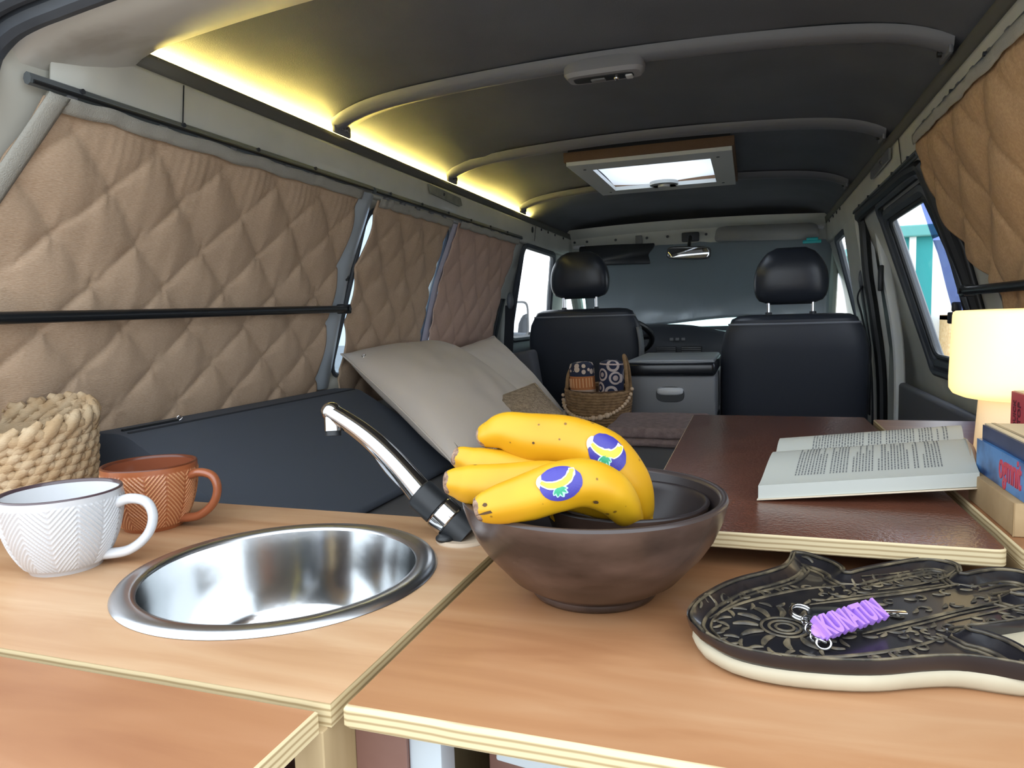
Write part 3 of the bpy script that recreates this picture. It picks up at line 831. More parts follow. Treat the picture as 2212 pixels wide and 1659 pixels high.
bm = nb(); box(bm, .262, .315, 3.793, 3.803, 1.210, 1.224, .003); obj('top', bm, M_teal, t)
t = thing('rear_view_mirror', 'dark rear view mirror hanging from the windscreen header', 'mirror', (-.30, 3.77, 1.15))
bm = nb(); loft(bm, [(0, 0, 0, .215, .062, 5), (.012, 0, 0, .222, .068, 4.5), (.024, 0, 0, .20, .05, 4)], 40)
Mm = Matrix.Translation((-.300, 3.765, 1.181)) @ Matrix.Rotation(radians(90), 4, 'X') @ Matrix.Rotation(radians(180), 4, 'X') @ Matrix.Rotation(radians(3), 4, 'Z')
bmesh.ops.transform(bm, matrix=Mm, verts=bm.verts); obj('housing', bm, M_dark_plastic, t)
bm = nb(); loft(bm, [(-.0012, 0, 0, .205, .052, 5), (-.0004, 0, 0, .207, .054, 5)], 36); bmesh.ops.transform(bm, matrix=Mm, verts=bm.verts); obj('glass', bm, M_mirror, t)
bm = nb(); tube(bm, [(-.30, 3.79, 1.205), (-.30, 3.85, 1.25), (-.30, 3.90, 1.275)], .009, 10); obj('stem', bm, M_black, t)
bm = nb(); box(bm, -.345, -.255, 3.895, 3.925, 1.25, 1.298, .006); obj('mount', bm, M_dark_plastic, t)

t = thing('dashboard', 'dark dashboard with air vents under the windscreen', 'dashboard', (-.29, 4.15, .3))
bm = nb(); xs = [-1.14 + 1.69 * i / 36 for i in range(37)]
rows = []
for x in xs:
    b = exp(-((x + .55) / .42) ** 4); zt = .742 + .075 * b; yf = 3.86 - .05 * b
    rows.append([bm.verts.new(q) for q in ((x, yf + .10, .30), (x, yf, .45), (x, yf - .01, zt - .10), (x, yf + .03, zt - .02), (x, yf + .09, zt), (x, 4.2, zt - .01), (x, 4.37, .765))])
for A, Bq in zip(rows, rows[1:]):
    for k in range(6): bm.faces.new((A[k], A[k + 1], Bq[k + 1], Bq[k]))
obj('panel', bm, M_dark_plastic, t, 50)
for x0 in (-.475, -.345):
    bm = nb(); box(bm, x0, x0 + .11, 3.79, 3.815, .665, .70, .004); v = obj('air_vent', bm, M_black, t)
    for k in range(3):
        bm = nb(); box(bm, x0 + .006, x0 + .104, 3.784, 3.792, .671 + .010 * k, .674 + .010 * k); obj('slat', bm, M_plastic, v)
for k in range(3):
    bm = nb(); box(bm, -.40 + .03 * k, -.382 + .03 * k, 3.79, 3.80, .73, .745, .002); obj('switch', bm, M_plastic, t)
t = thing('steering_wheel', 'black steering wheel behind the driver seat back', 'steering wheel', (-.66, 3.66, .62))
Mw = Matrix.Translation((-.66, 3.64, .76)) @ Matrix.Rotation(radians(-32), 4, 'X')
bm = nb(); tube(bm, [Mw @ Vector((.185 * cos(a), .185 * sin(a), 0)) for a in [2 * pi * i / 40 for i in range(40)]], .016, 10, closed=True); obj('rim', bm, M_black, t)
bm = nb()
for a in (0, pi, -pi / 2): tube(bm, [Mw @ Vector((0, 0, -.01)), Mw @ Vector((.18 * cos(a), .18 * sin(a), 0))], .014, 8)
obj('spoke', bm, M_black, t)
bm = nb(); cyl(bm, Mw @ Vector((0, 0, -.2)), Mw @ Vector((0, 0, .015)), .05, 20); obj('column', bm, M_dark_plastic, t)

def seat(label, cx, y, wtop, wmid, ztop, hz0, hz1, hw, hcx, bolster=True):
    t = thing('car_seat', label, 'seat', (cx, y + .2, 0), 'front seats')
    bm = nb(); d = .13
    loft(bm, [(.32, cx, y + .10, wmid * .96, d + .06, 5), (.45, cx, y + .08, wmid, d + .05, 5), (.62, cx, y + .06, wmid, d + .04, 4.5), (ztop - .13, cx, y + .03, wmid * .985, d + .02, 4),
              (ztop - .07, cx, y + .015, wmid * .94, d, 3.6), (ztop - .035, cx, y + .008, wmid * .87, d - .02, 3.4), (ztop - .02, cx, y + .005, wmid * .82, d - .03, 3.4)], 56)
    br = obj('backrest', bm, M_seatback, t, 60)
    bm = nb(); loft(bm, [(ztop - .036, cx, y + .012, wmid * .865, d - .01, 3.4), (ztop - .015, cx, y + .012, wmid * .83, d - .02, 3.2), (ztop - .004, cx, y + .012, wmid * .74, d - .05, 3), (ztop, cx, y + .012, wmid * .6, d - .09, 3)], 56)
    obj('top_panel', bm, M_seat, br, 60)
    # piping along the back edge of the top panel
    P = []
    for k in range(25):
        a = pi + pi * k / 24; ca, sa = cos(a), sin(a)
        P.append((cx + wmid * .868 / 2 * math.copysign(abs(ca) ** (2 / 3.4), ca), y + .012 + (d - .006) / 2 * math.copysign(abs(sa) ** (2 / 3.4), sa), ztop - .034))
    bm = nb(); tube(bm, P, .0042, 6); obj('piping', bm, M_piping, br)
    bm = nb(); hh = hz1 - hz0
    S = []
    for v in [i / 14 for i in range(15)]:
        z = hz0 + hh * v; e = (1 - abs(2 * v - 1) ** (2.3 if v > .5 else 3.6)) ** .48 if 0 < v < 1 else .0
        w = hw * (.55 + .45 * (1 - max(0, (v - .12)) ** 3.0 * .55)) if v > .12 else hw * (.86 + .14 * v / .12)
        w = hw * max(.12, min(1, (.55 + .45 * e)) * (1 - .66 * max(0, v - .35) ** 2.0))
        S.append((z, hcx, y + .03 - .01 * v, w, .115 * max(.2, e), 3.0))
    loft(bm, S, 48); obj('headrest', bm, M_seat, t, 80)
    for dx in (-.075, .075):
        bm = nb(); cyl(bm, (hcx + dx, y + .02, ztop - .01), (hcx + dx, y + .02, hz0 + .02), .0065, 12); pp = obj('headrest_post', bm, M_chrome, t)
        bm = nb(); cyl(bm, (hcx + dx, y + .02, ztop - .008), (hcx + dx, y + .02, ztop + .008), .014, 14, .011); obj('post_collar', bm, M_dark_plastic, pp)
    bm = nb(); loft(bm, [(.30, cx, y + .33, wmid * .9, .46, 5), (.36, cx, y + .33, wmid, .50, 4.5), (.44, cx, y + .33, wmid, .50, 4.5), (.47, cx, y + .33, wmid * .9, .44, 4)], 48); obj('seat_cushion', bm, M_seat, t, 60)
    bm = nb(); box(bm, cx - wmid * .4, cx + wmid * .4, y + .1, y + .5, 0, .31, .02); obj('base', bm, M_dark_plastic, t)
    return t
sl = seat('black driver seat with headrest behind the wicker basket', -.715, 3.15, .40, .53, .905, .952, 1.162, .27, -.735)
sr = seat('black passenger seat with headrest behind the brown table', .148, 2.75, .39, .51, .858, .893, 1.096, .255, .140)
# grey bolster seen on the right flank of the driver seat
bm = nb(); grid(bm, lambda u, v: (-.462 + .012 * sin(pi * v), 3.10 + .10 * u, .62 + .20 * v), 5, 12); obj('side_bolster', bm, M_plastic, sl, solid=.01)

def belt(label, anchor, pts, width=.022):
    t = thing('seat_belt', label, 'seat belt', pts[-1])
    a = Vector(anchor); bm = nb(); sphere(bm, a, .026, 14, 10, (.6, .8, 1.5)); obj('anchor', bm, mat('grey_belt_anchor', '#55585c', .4), t)
    bm = nb(); P = smooth_path(pts, 6); tube(bm, P, width, 10, flat=.12); obj('webbing', bm, mat('black_webbing', '#202227', .8), t)
belt('black seat belt hanging from the pillar beside the passenger seat', (.405, 2.98, .985), [(.40, 2.96, .955), (.385, 2.96, .91), (.40, 2.95, .84), (.425, 2.93, .70), (.435, 2.92, .55), (.44, 2.92, .3)])
belt('black seat belt on the pillar beside the driver window', (-1.03, 3.05, .95), [(-1.035, 3.06, .93), (-1.05, 3.09, .85), (-1.07, 3.12, .72), (-1.08, 3.13, .5), (-1.08, 3.13, .3)])
bm = nb(); grid(bm, lambda u, v: WL(3.03 + .05 * u, .66 + .30 * v, .012), 4, 10); obj('belt_slot', bm, M_dark_plastic, wall_left, solid=.006)
bm = nb(); grid(bm, lambda u, v: WL(3.30 + .7 * u, .45 + .30 * v, .02 - .01 * v), 10, 6); obj('door_trim', bm, mat('slate_front_door_trim', '#5f656d', .5), wall_left, solid=.01)

t = thing('wing_mirror', 'pale framed wing mirror outside the driver window', 'mirror', (-1.27, 3.92, .74))
Mw = Matrix.Translation((-1.285, 3.93, .865)) @ Matrix.Rotation(radians(20), 4, 'Z') @ Matrix.Rotation(radians(90), 4, 'X')
bm = nb(); loft(bm, [(-.03, 0, 0, .11, .19, 5), (.0, 0, 0, .135, .215, 5), (.02, 0, 0, .13, .21, 5)], 36); bmesh.ops.transform(bm, matrix=Mw, verts=bm.verts); obj('housing', bm, M_plastic, t)
bm = nb(); loft(bm, [(.0205, 0, 0, .112, .19, 5), (.022, 0, 0, .11, .188, 5)], 32); bmesh.ops.transform(bm, matrix=Mw, verts=bm.verts); obj('glass', bm, M_mirror, t)
bm = nb(); tube(bm, [(-1.27, 3.94, .80), (-1.20, 3.98, .76), (-1.15, 4.0, .76)], .015, 8); obj('arm', bm, M_dark_plastic, t)

# ------------------------------------------------------------------ kitchen boards
def board(name, label, cat, poly, z0, z1, mtop, holes=(), parent=None, edge=M_ply, bev=.0015):
    bm = nb(); n0 = 0
    if holes:
        V, F = sheet2d(poly, holes, .05)
        for z, fl in ((z1, False), (z0, True)):
            vs = [bm.verts.new((p[0], p[1], z)) for p in V]
            for f in F:
                f = [vs[i] for i in f]; bm.faces.new(f[::-1] if fl else f)
        for loop in [densify(poly, .05)] + [densify(h, .05) for h in holes]:
            a = [bm.verts.new((p[0], p[1], z0)) for p in loop]; b = [bm.verts.new((p[0], p[1], z1)) for p in loop]
            for i in range(len(loop)):
                f = bm.faces.new((a[i], a[(i + 1) % len(a)], b[(i + 1) % len(a)], b[i])); f.material_index = 1
        bmesh.ops.remove_doubles(bm, verts=bm.verts, dist=1e-5)
    else:
        prism(bm, poly, z0, z1)
        bm.normal_update()
        for f in bm.faces:
            if abs(f.normal.z) < .5: f.material_index = 1
        if bev:
            bmesh.ops.bevel(bm, geom=[e for e in bm.edges if len(e.link_faces) == 2 and {f.material_index for f in e.link_faces} == {0, 1}], offset=bev, segments=1, affect='EDGES', material=1)
    o = obj(name, bm, mtop, parent, 30); o.data.materials.append(edge)
    if cat: tag(o, label, cat)
    return o

SX, SY, SR = -.487, .634, .169
circ = lambda cx, cy, r, n=48: [(cx + r * cos(2 * pi * i / n), cy + r * sin(2 * pi * i / n)) for i in range(n)]
rect = lambda x0, x1, y0, y1: [(x0, y0), (x1, y0), (x1, y1), (x0, y1)]
board('sink_worktop', 'light varnished plywood worktop holding the round steel sink', 'worktop', rect(-1.125, -.2835, .412, .864), .582, .600, M_counter, [circ(SX, SY, SR - .014)])
board('worktop', 'amber varnished plywood worktop under the fruit bowl and black tray', 'worktop', roundpoly(rect(-.2745, .236, .412, .85), .004, 2), .582, .600, M_counter2, bev=.003)
board('folding_flap', 'orange brown plywood flap in front of the sink worktop', 'table flap', rect(-1.10, -.289, .10, .4045), .5795, .5980, M_flap)
board('folding_table', 'dark brown plywood table board under the open book', 'table', roundpoly(rect(-.122, .2315, .757, 1.645), .012, 4), .6225, .640, M_brown)
# cabinets below
t = thing('kitchen_cabinet', 'plywood kitchen cabinet carrying the two worktops', 'cabinet', (-.45, .63, 0))
for (x0, x1, y0, y1, z0, z1, m_, nm) in ((-.312, -.2865, .405, .86, 0, .582, M_pale, 'side_panel'), (-1.11, -1.09, .43, .86, 0, .582, M_pale, 'side_panel'),
                                        (-.2865, -.243, .446, .462, 0, .582, M_brown2, 'front_panel'), (-.21, .23, .53, .545, 0, .582, M_brown2, 'back_panel'),
                                        (.205, .235, .46, .85, 0, .582, M_pale, 'side_panel'), (-1.09, -.312, .44, .455, .0, .45, M_brown2, 'front_panel')):
    bm = nb(); box(bm, x0, x1, y0, y1, z0, z1, .001, 1); obj(nm, bm, m_, t, 0)
bm = nb(); box(bm, -.243, -.216, .45, .475, 0, .582, .002); obj('frame_post', bm, M_alu, t)
bm = nb(); box(bm, -.18, .20, .47, .52, .52, .56, .002, mtx=Matrix.Translation((0, .49, .54)) @ Matrix.Rotation(radians(6), 4, 'Y') @ Matrix.Translation((0, -.49, -.54))); obj('drawer_runner', bm, M_alu, t)
t = thing('side_cabinet', 'side cabinet with brown plywood top carrying lamp and books', 'cabinet', (.39, 1.18, 0))
board('top_panel', None, None, roundpoly(rect(.2425, .515, .757, 1.612), .004, 2), .6225, .640, mat_wood('walnut_brown_board', '#8a5c3c', '#9a6a47', '#a97a55', .35, 0, (3, 12, 12), .05), parent=t)
bm = nb()
ring = [(x, z) for x, z in ((.2425, .02), (.515, .02), (.515, .6225), (.2425, .6225))]; inn = [(.262, .06), (.50, .06), (.50, .598), (.262, .598)]
A = [[bm.verts.new((p[0], y, p[1])) for p in P] for P, y in ((ring, .759), (inn, .759), (inn, .775), (ring, .775))]
for s in range(4):
    for i in range(4): bm.faces.new((A[s][i], A[s][(i + 1) % 4], A[(s + 1) % 4][(i + 1) % 4], A[(s + 1) % 4][i]))
obj('front_frame', bm, M_pale, t, 0)
bm = nb(); box(bm, .25, .505, .768, .774, .05, .61); obj('front_panel', bm, mat('terracotta_panel', '#b5785c', .5), t, 0)
for x in (.2425, .497):
    bm = nb(); box(bm, x, x + .017, .775, 1.61, 0, .6225); obj('side_panel', bm, M_pale, t, 0)

# ------------------------------------------------------------------ sink and tap
t = thing('round_sink', 'round stainless steel sink let into the light worktop', 'sink', (SX, SY, .6))
bm = nb(); lathe(bm, [(.1445, .0005), (.1455, .0042), (.151, .0062), (.158, .0066), (.1655, .0052), (SR, .0006)], 96, (SX, SY, .6)); obj('rim', bm, M_steel_rim, t, 80)
bm = nb(); lathe(bm, [(.1446, .0015), (.1436, -.006), (.1415, -.02), (.137, -.055), (.130, -.090), (.118, -.112), (.10, -.122), (.07, -.126), (.03, -.128), (.026, -.131), (.0, -.131)], 96, (SX, SY, .6)); bowl_ = obj('basin', bm, M_steel, t, 80)
bm = nb(); lathe(bm, [(.0, -.1285), (.012, -.1285), (.022, -.127), (.026, -.1285)], 32, (SX, SY, .6)); obj('drain', bm, M_chrome, bowl_, 60)

t = thing('tap', 'chrome folding tap with black collar leaning over the sink', 'tap', (-.335, .785, .6))
A0 = Vector((-.332, .785, .606)); A1 = Vector((-.511, .780, .757)); ax = (A1 - A0)
P = [A0 + ax * s for s in (0, .10)]
bm = nb(); tube(bm, [A0 - ax * .01, A0 + ax * .10], [.021, .021], 24); bs = obj('base', bm, M_black, t)
bm = nb(); tube(bm, [A0 + ax * .10, A0 + ax * .11, A0 + ax * .185, A0 + ax * .195], [.020, .0218, .0218, .020], 28); obj('chrome_ring', bm, M_chrome, t)
bm = nb(); tube(bm, [A0 + ax * .195, A0 + ax * .20, A0 + ax * .33, A0 + ax * .34], [.019, .0205, .0205, .018], 28); obj('collar', bm, M_black, t)
sp = [A0 + ax * s + Vector((0, 0, .012 * sin(pi * max(0, s - .3) / .7))) for s in [.33 + .67 * i / 18 for i in range(19)]]
rr = [.0185 - .0055 * (i / 18) ** .8 for i in range(19)]
bm = nb(); tube(bm, sp, rr, 28, flat=.85); sphere(bm, sp[-1], .0132, 20, 12); spo = obj('spout', bm, M_chrome, t, 80)
bm = nb(); cyl(bm, sp[-1] + Vector((.002, 0, 0)), sp[-1] + Vector((.004, -.004, -.024)), .0115, 20); obj('aerator', bm, M_chrome, spo, 40)
bm = nb(); cyl(bm, sp[-1] + Vector((.004, -.004, -.024)), sp[-1] + Vector((.0045, -.005, -.030)), .010, 20); obj('aerator_ring', bm, M_black, spo, 40)
bm = nb(); tube(bm, [sp[2 + k] + Vector((-.004, -.0115 + .0008 * k, -.010 + .0003 * k)) for k in range(8)], [.001, .004, .0058, .0066, .0062, .005, .0032, .001], 12, flat=.6); obj('spout_highlight', bm, mat('darker_chrome', '#77797c', .12, metal=1), spo)  # darker chrome oval stands in for the highlight loop under the spout
bm = nb(); lathe(bm, [(.0, .004), (.030, .004), (.034, .001), (.034, 0)], 32, (-.335, .785, .6)); obj('flange', bm, mat('worn_pale_flange', '#b9a58e', .5), t)
bm = nb(); sphere(bm, (-.352, .768, .606), .012, 14, 8, (1, 1, .5)); obj('lever', bm, M_black, t)

# ------------------------------------------------------------------ mugs with herringbone relief
def mug(label, cx, cy, rb, rt, h, outer, inner, rimmat, hang, ridge=.0011):
    t = thing('mug', label, 'mug', (cx, cy, .6))
    N = 110; prof = []
    for i in range(N):
        v = i / (N - 1); z = .004 + (h - .004) * v
        r = rb + (rt - rb) * (1 - (1 - v) ** 2.2) ** .85
        prof.append((r, z))
    bm = nb(); lay = bm.verts.layers.float.new('ridge'); NC = 7
    def fn(i, a, r, z):
        v = z / h
        if v > .93 or v < .05: return 0, 0, 0
        u = a / (2 * pi) * NC; w = abs((u % 1) * 2 - 1)
        s = (v * h * 1000 / 6.2 + w * 4.8) % 1
        q = 1 if .34 < s < .60 else (.5 if .24 < s < .70 else 0)
        m = min(1, (w) / .06, (1 - w) / .06); e = min(1, (.93 - v) / .03, (v - .05) / .03)
        return ridge * q * m * e, 0, q * m * e
    lathe(bm, [(0, .003), (rb * .8, .003), (rb * .82, 0), (rb * .95, 0)] + prof, 360, (cx, cy, .6), lambda i, a, r, z: fn(i, a, r, z) if i > 3 else (0, 0, 0), lay)
    b = obj('cup', bm, outer, t, 60)
    tr = rt
    bm = nb(); lathe(bm, [(tr, h), (tr - .0008, h + .0016), (tr - .0022, h + .0020), (tr - .0036, h + .001), (tr - .0042, h - .002)], 96, (cx, cy, .6)); obj('rim', bm, rimmat, b, 80)
    bm = nb(); lathe(bm, [(tr - .0042, h - .002), (tr - .0050, h * .6), (rb * .98, h * .2), (rb * .8, .012), (0, .008)], 72, (cx, cy, .6)); obj('inside', bm, inner, b, 80)
    d = Vector((cos(hang), sin(hang), 0)); ctr = Vector((cx, cy, .6))
    P = smooth_path([ctr + d * (rt - .006) + Vector((0, 0, h * .80)), ctr + d * (rt + .012) + Vector((0, 0, h * .86)), ctr + d * (rt + .030) + Vector((0, 0, h * .80)),
                     ctr + d * (rt + .036) + Vector((0, 0, h * .60)), ctr + d * (rt + .028) + Vector((0, 0, h * .36)), ctr + d * (rt + .006) + Vector((0, 0, h * .17)), ctr + d * (rb - .002) + Vector((0, 0, h * .13))], 7)
    n = len(P); bm = nb(); tube(bm, P, [.0085 - .0015 * sin(pi * i / (n - 1)) for i in range(n)], 16, flat=.75); obj('handle', bm, inner if outer.name.startswith('white') else mat('terracotta_glaze', '#935334', .3, coat=.4), t, 80)
    return t
mug('white herringbone mug with brown rim beside the sink', -.748, .586, .0385, .063, .088, mat_attr('white_glaze_relief', '#c0c1c3', '#cdced0', .3, .3), M_white_ceramic, M_mugrim, radians(24))
mug('terracotta orange herringbone mug behind the white mug', -.778, .742, .0385, .060, .087, mat_attr('orange_glaze_relief', '#9a5733', '#d0996c', .38, .25), M_orange_in, mat('dark_orange_rim', '#5e2f1c', .3), radians(12))

# ------------------------------------------------------------------ seagrass basket on the worktop
t = thing('seagrass_basket', 'pale braided seagrass basket behind the white mug', 'basket', (-1.02, .79, .6))
BX, BY, BR = -1.022, .752, .083
def braid_row(z, r, dzf, thick, n, slant, name='braid_row', ph=0.0):
    bm = nb()
    for k in range(n):
        a0 = 2 * pi * (k + ph) / n; da = 2 * pi / n * 1.25
        for s in (0, 1):
            P = []
            for q in range(5):
                tq = q / 4; a = a0 + da * (tq - .5) + (pi / n if s else 0)
                zz = z + dzf(a) + slant * thick * (tq - .5) * (1 if not s else -.75); rr = r + .004 * sin(pi * tq) - (.0015 if s else 0)
                P.append((BX + rr * cos(a) * 1.02, BY + rr * sin(a), zz))
            tube(bm, P, [thick * .28, thick * .48, thick * .55, thick * .48, thick * .26], 7, caps=True)
    return obj(name, bm, M_straw, t, 60)
bow = lambda k: (lambda a: .016 * k * max(0, cos(a - radians(95))) ** 2 - .020 * k * max(0, cos(a + radians(70))) ** 2)
for i in range(10):
    z = .6085 + .0130 * i; r = BR - .008 + .011 * (i / 9) ** .7
    braid_row(z, r, bow(i / 9 * 1.0), .0150, 24, 1.4 if i % 2 == 0 else 1.1, ph=.37 * i)
braid_row(.6085 + .0130 * 10, BR + .004, bow(1.1), .019, 20, 1.7, 'braided_rim')
bm = nb(); lathe(bm, [(0, .003), (BR - .012, .003), (BR - .004, .13)], 40, (BX, BY, .6)); obj('liner', bm, M_straw, t, 60)

# ------------------------------------------------------------------ nested clay bowls
BC = (-.146, .668, .6)
t = thing('clay_bowl', 'large dark brown burnished clay bowl under the bananas', 'bowl', BC)
outp = [(0, .002), (.052, .002), (.054, 0), (.060, .0005), (.0625, .004), (.0622, .0075), (.070, .0125), (.083, .0205), (.094, .033), (.106, .046), (.116, .061), (.1230, .077), (.1270, .090), (.1280, .096)]
bm = nb(); lathe(bm, outp, 96, BC); wl = obj('wall', bm, M_bowl, t, 60)
bm = nb(); lathe(bm, [(.1280, .096), (.1272, .0985), (.1245, .0990), (.1212, .0980), (.1195, .0955)], 96, BC); obj('rim', bm, mat('burnished_clay_rim', '#3b3230', .3), wl, 80)
bm = nb(); lathe(bm, [(.1195, .0955), (.114, .080), (.102, .058), (.085, .036), (.06, .020), (.03, .013), (0, .012)], 96, BC); obj('inside', bm, M_bowl_in, wl, 80)
B2 = (-.118, .690, .623)
t = thing('clay_bowl', 'smaller dark clay bowl nested inside the large bowl', 'bowl', B2)
bm = nb(); lathe(bm, [(0, 0), (.035, 0), (.04, .003), (.058, .018), (.074, .040), (.081, .060), (.082, .064)], 72, B2); w2_ = obj('wall', bm, M_bowl, t, 60)
bm = nb(); lathe(bm, [(.082, .064), (.0815, .0655), (.0785, .066), (.0765, .0645), (.0745, .058), (.066, .038), (.05, .019), (.03, .010), (0, .008)], 72, B2); obj('inside', bm, M_bowl_in, w2_, 80)

# ------------------------------------------------------------------ bananas
BAN = [
    [(-0.2522, 0.6506, 0.7527, 0.0102), (-0.2426, 0.6490, 0.7565, 0.0138), (-0.2266, 0.6494, 0.7596, 0.0192), (-0.2014, 0.6520, 0.7538, 0.0240), (-0.1658, 0.6582, 0.7482, 0.0261), (-0.1339, 0.6676, 0.7334, 0.0261), (-0.1133, 0.6773, 0.7074, 0.0226), (-0.1042, 0.6835, 0.6841, 0.0164), (-0.1006, 0.6886, 0.6699, 0.0101), (-0.0997, 0.6875, 0.6552, 0.0078)],
    [(-0.2765, 0.6355, 0.7360, 0.0092), (-0.2696, 0.6376, 0.7335, 0.0124), (-0.2565, 0.6414, 0.7276, 0.0170), (-0.2244, 0.6463, 0.7205, 0.0210), (-0.1841, 0.6541, 0.7150, 0.0226), (-0.1455, 0.6660, 0.7025, 0.0222), (-0.1184, 0.6782, 0.6800, 0.0182), (-0.1062, 0.6859, 0.6623, 0.0092), (-0.1023, 0.6862, 0.6507, 0.0069)],
    [(-0.2701, 0.5988, 0.7182, 0.0105), (-0.2622, 0.6014, 0.7180, 0.0144), (-0.2498, 0.6055, 0.7163, 0.0183), (-0.2172, 0.6111, 0.7152, 0.0208), (-0.1789, 0.6189, 0.7165, 0.0219), (-0.1422, 0.6306, 0.7090, 0.0215), (-0.1154, 0.6483, 0.6883, 0.0183), (-0.1045, 0.6607, 0.6697, 0.0097), (-0.1010, 0.6660, 0.6570, 0.0067)],
    [(-0.2186, 0.5465, 0.7095, 0.0102), (-0.2131, 0.5485, 0.7109, 0.0134), (-0.2011, 0.5528, 0.7137, 0.0169), (-0.1787, 0.5609, 0.7193, 0.0201), (-0.1545, 0.5699, 0.7272, 0.0213), (-0.1344, 0.5821, 0.7285, 0.0206), (-0.1163, 0.5978, 0.7175, 0.0194), (-0.1062, 0.6153, 0.6986, 0.0157), (-0.1023, 0.6359, 0.6793, 0.0094), (-0.0997, 0.6461, 0.6655, 0.0065)],
    [(-0.1793, 0.6421, 0.6838, 0.0062), (-0.1708, 0.6444, 0.6778, 0.0080), (-0.1560, 0.6485, 0.6685, 0.0089), (-0.1358, 0.6594, 0.6565, 0.0090), (-0.1197, 0.6694, 0.6477, 0.0072)],
]
def banana_prof(a): return 1 + .035 * cos(5 * a)
t = thing('banana_bunch', 'bunch of yellow bananas with blue round stickers resting in the clay bowl', 'bananas', (-.17, .63, .65))
TUBES = []
for bi, raw in enumerate(BAN):
    P = smooth_path([p[:3] for p in raw], 7); n = len(P)
    rs = []
    for i in range(len(raw) - 1):
        for k in range(7): rs.append(raw[i][3] + (raw[i + 1][3] - raw[i][3]) * k / 7)
    rs.append(raw[-1][3])
    bm = nb(); tube(bm, P, rs, 26, prof=banana_prof)
    b = obj('banana', bm, M_banana, t, 80); TUBES.append((P, rs, b))
    if bi < 4:
        T0 = (P[0] - P[1]).normalized()
        bm = nb(); tube(bm, [P[0] - T0 * .004, P[0] - T0 * .001, P[0] + T0 * .002, P[0] + T0 * .0035], [rs[0] * 1.12, rs[0] * 1.10, rs[0] * .92, rs[0] * .55], 18); obj('dry_tip', bm, M_btip, b, 60)
bm = nb(); tube(bm, smooth_path([(-.108, .655, .664), (-.100, .672, .650), (-.097, .686, .640)], 4), .013, 14); obj('crown', bm, M_banana, t, 80)
def blemish(bi, s, nrm, w, h):
    P, rs, b = TUBES[bi]; i = int(s * (len(P) - 1)); T = (P[i + 1] - P[i]).normalized(); n = Vector(nrm); n = (n - T * n.dot(T)).normalized(); m = T.cross(n)
    bm = nb()
    def q(a, c):
        f = s * (len(P) - 1); A = P[i] + T * a; return A + (n * cos(c / rs[i]) + m * sin(c / rs[i])) * (rs[i] * 1.034 + .0002)
    v = [bm.verts.new(q(w * cos(k * pi / 6) * (1 + .2 * sin(k * 2.3)), h * sin(k * pi / 6))) for k in range(12)]; bm.faces.new(v)
    obj('brown_mark', bm, mat('banana_bruise', '#4a3212', .7), b, 0)
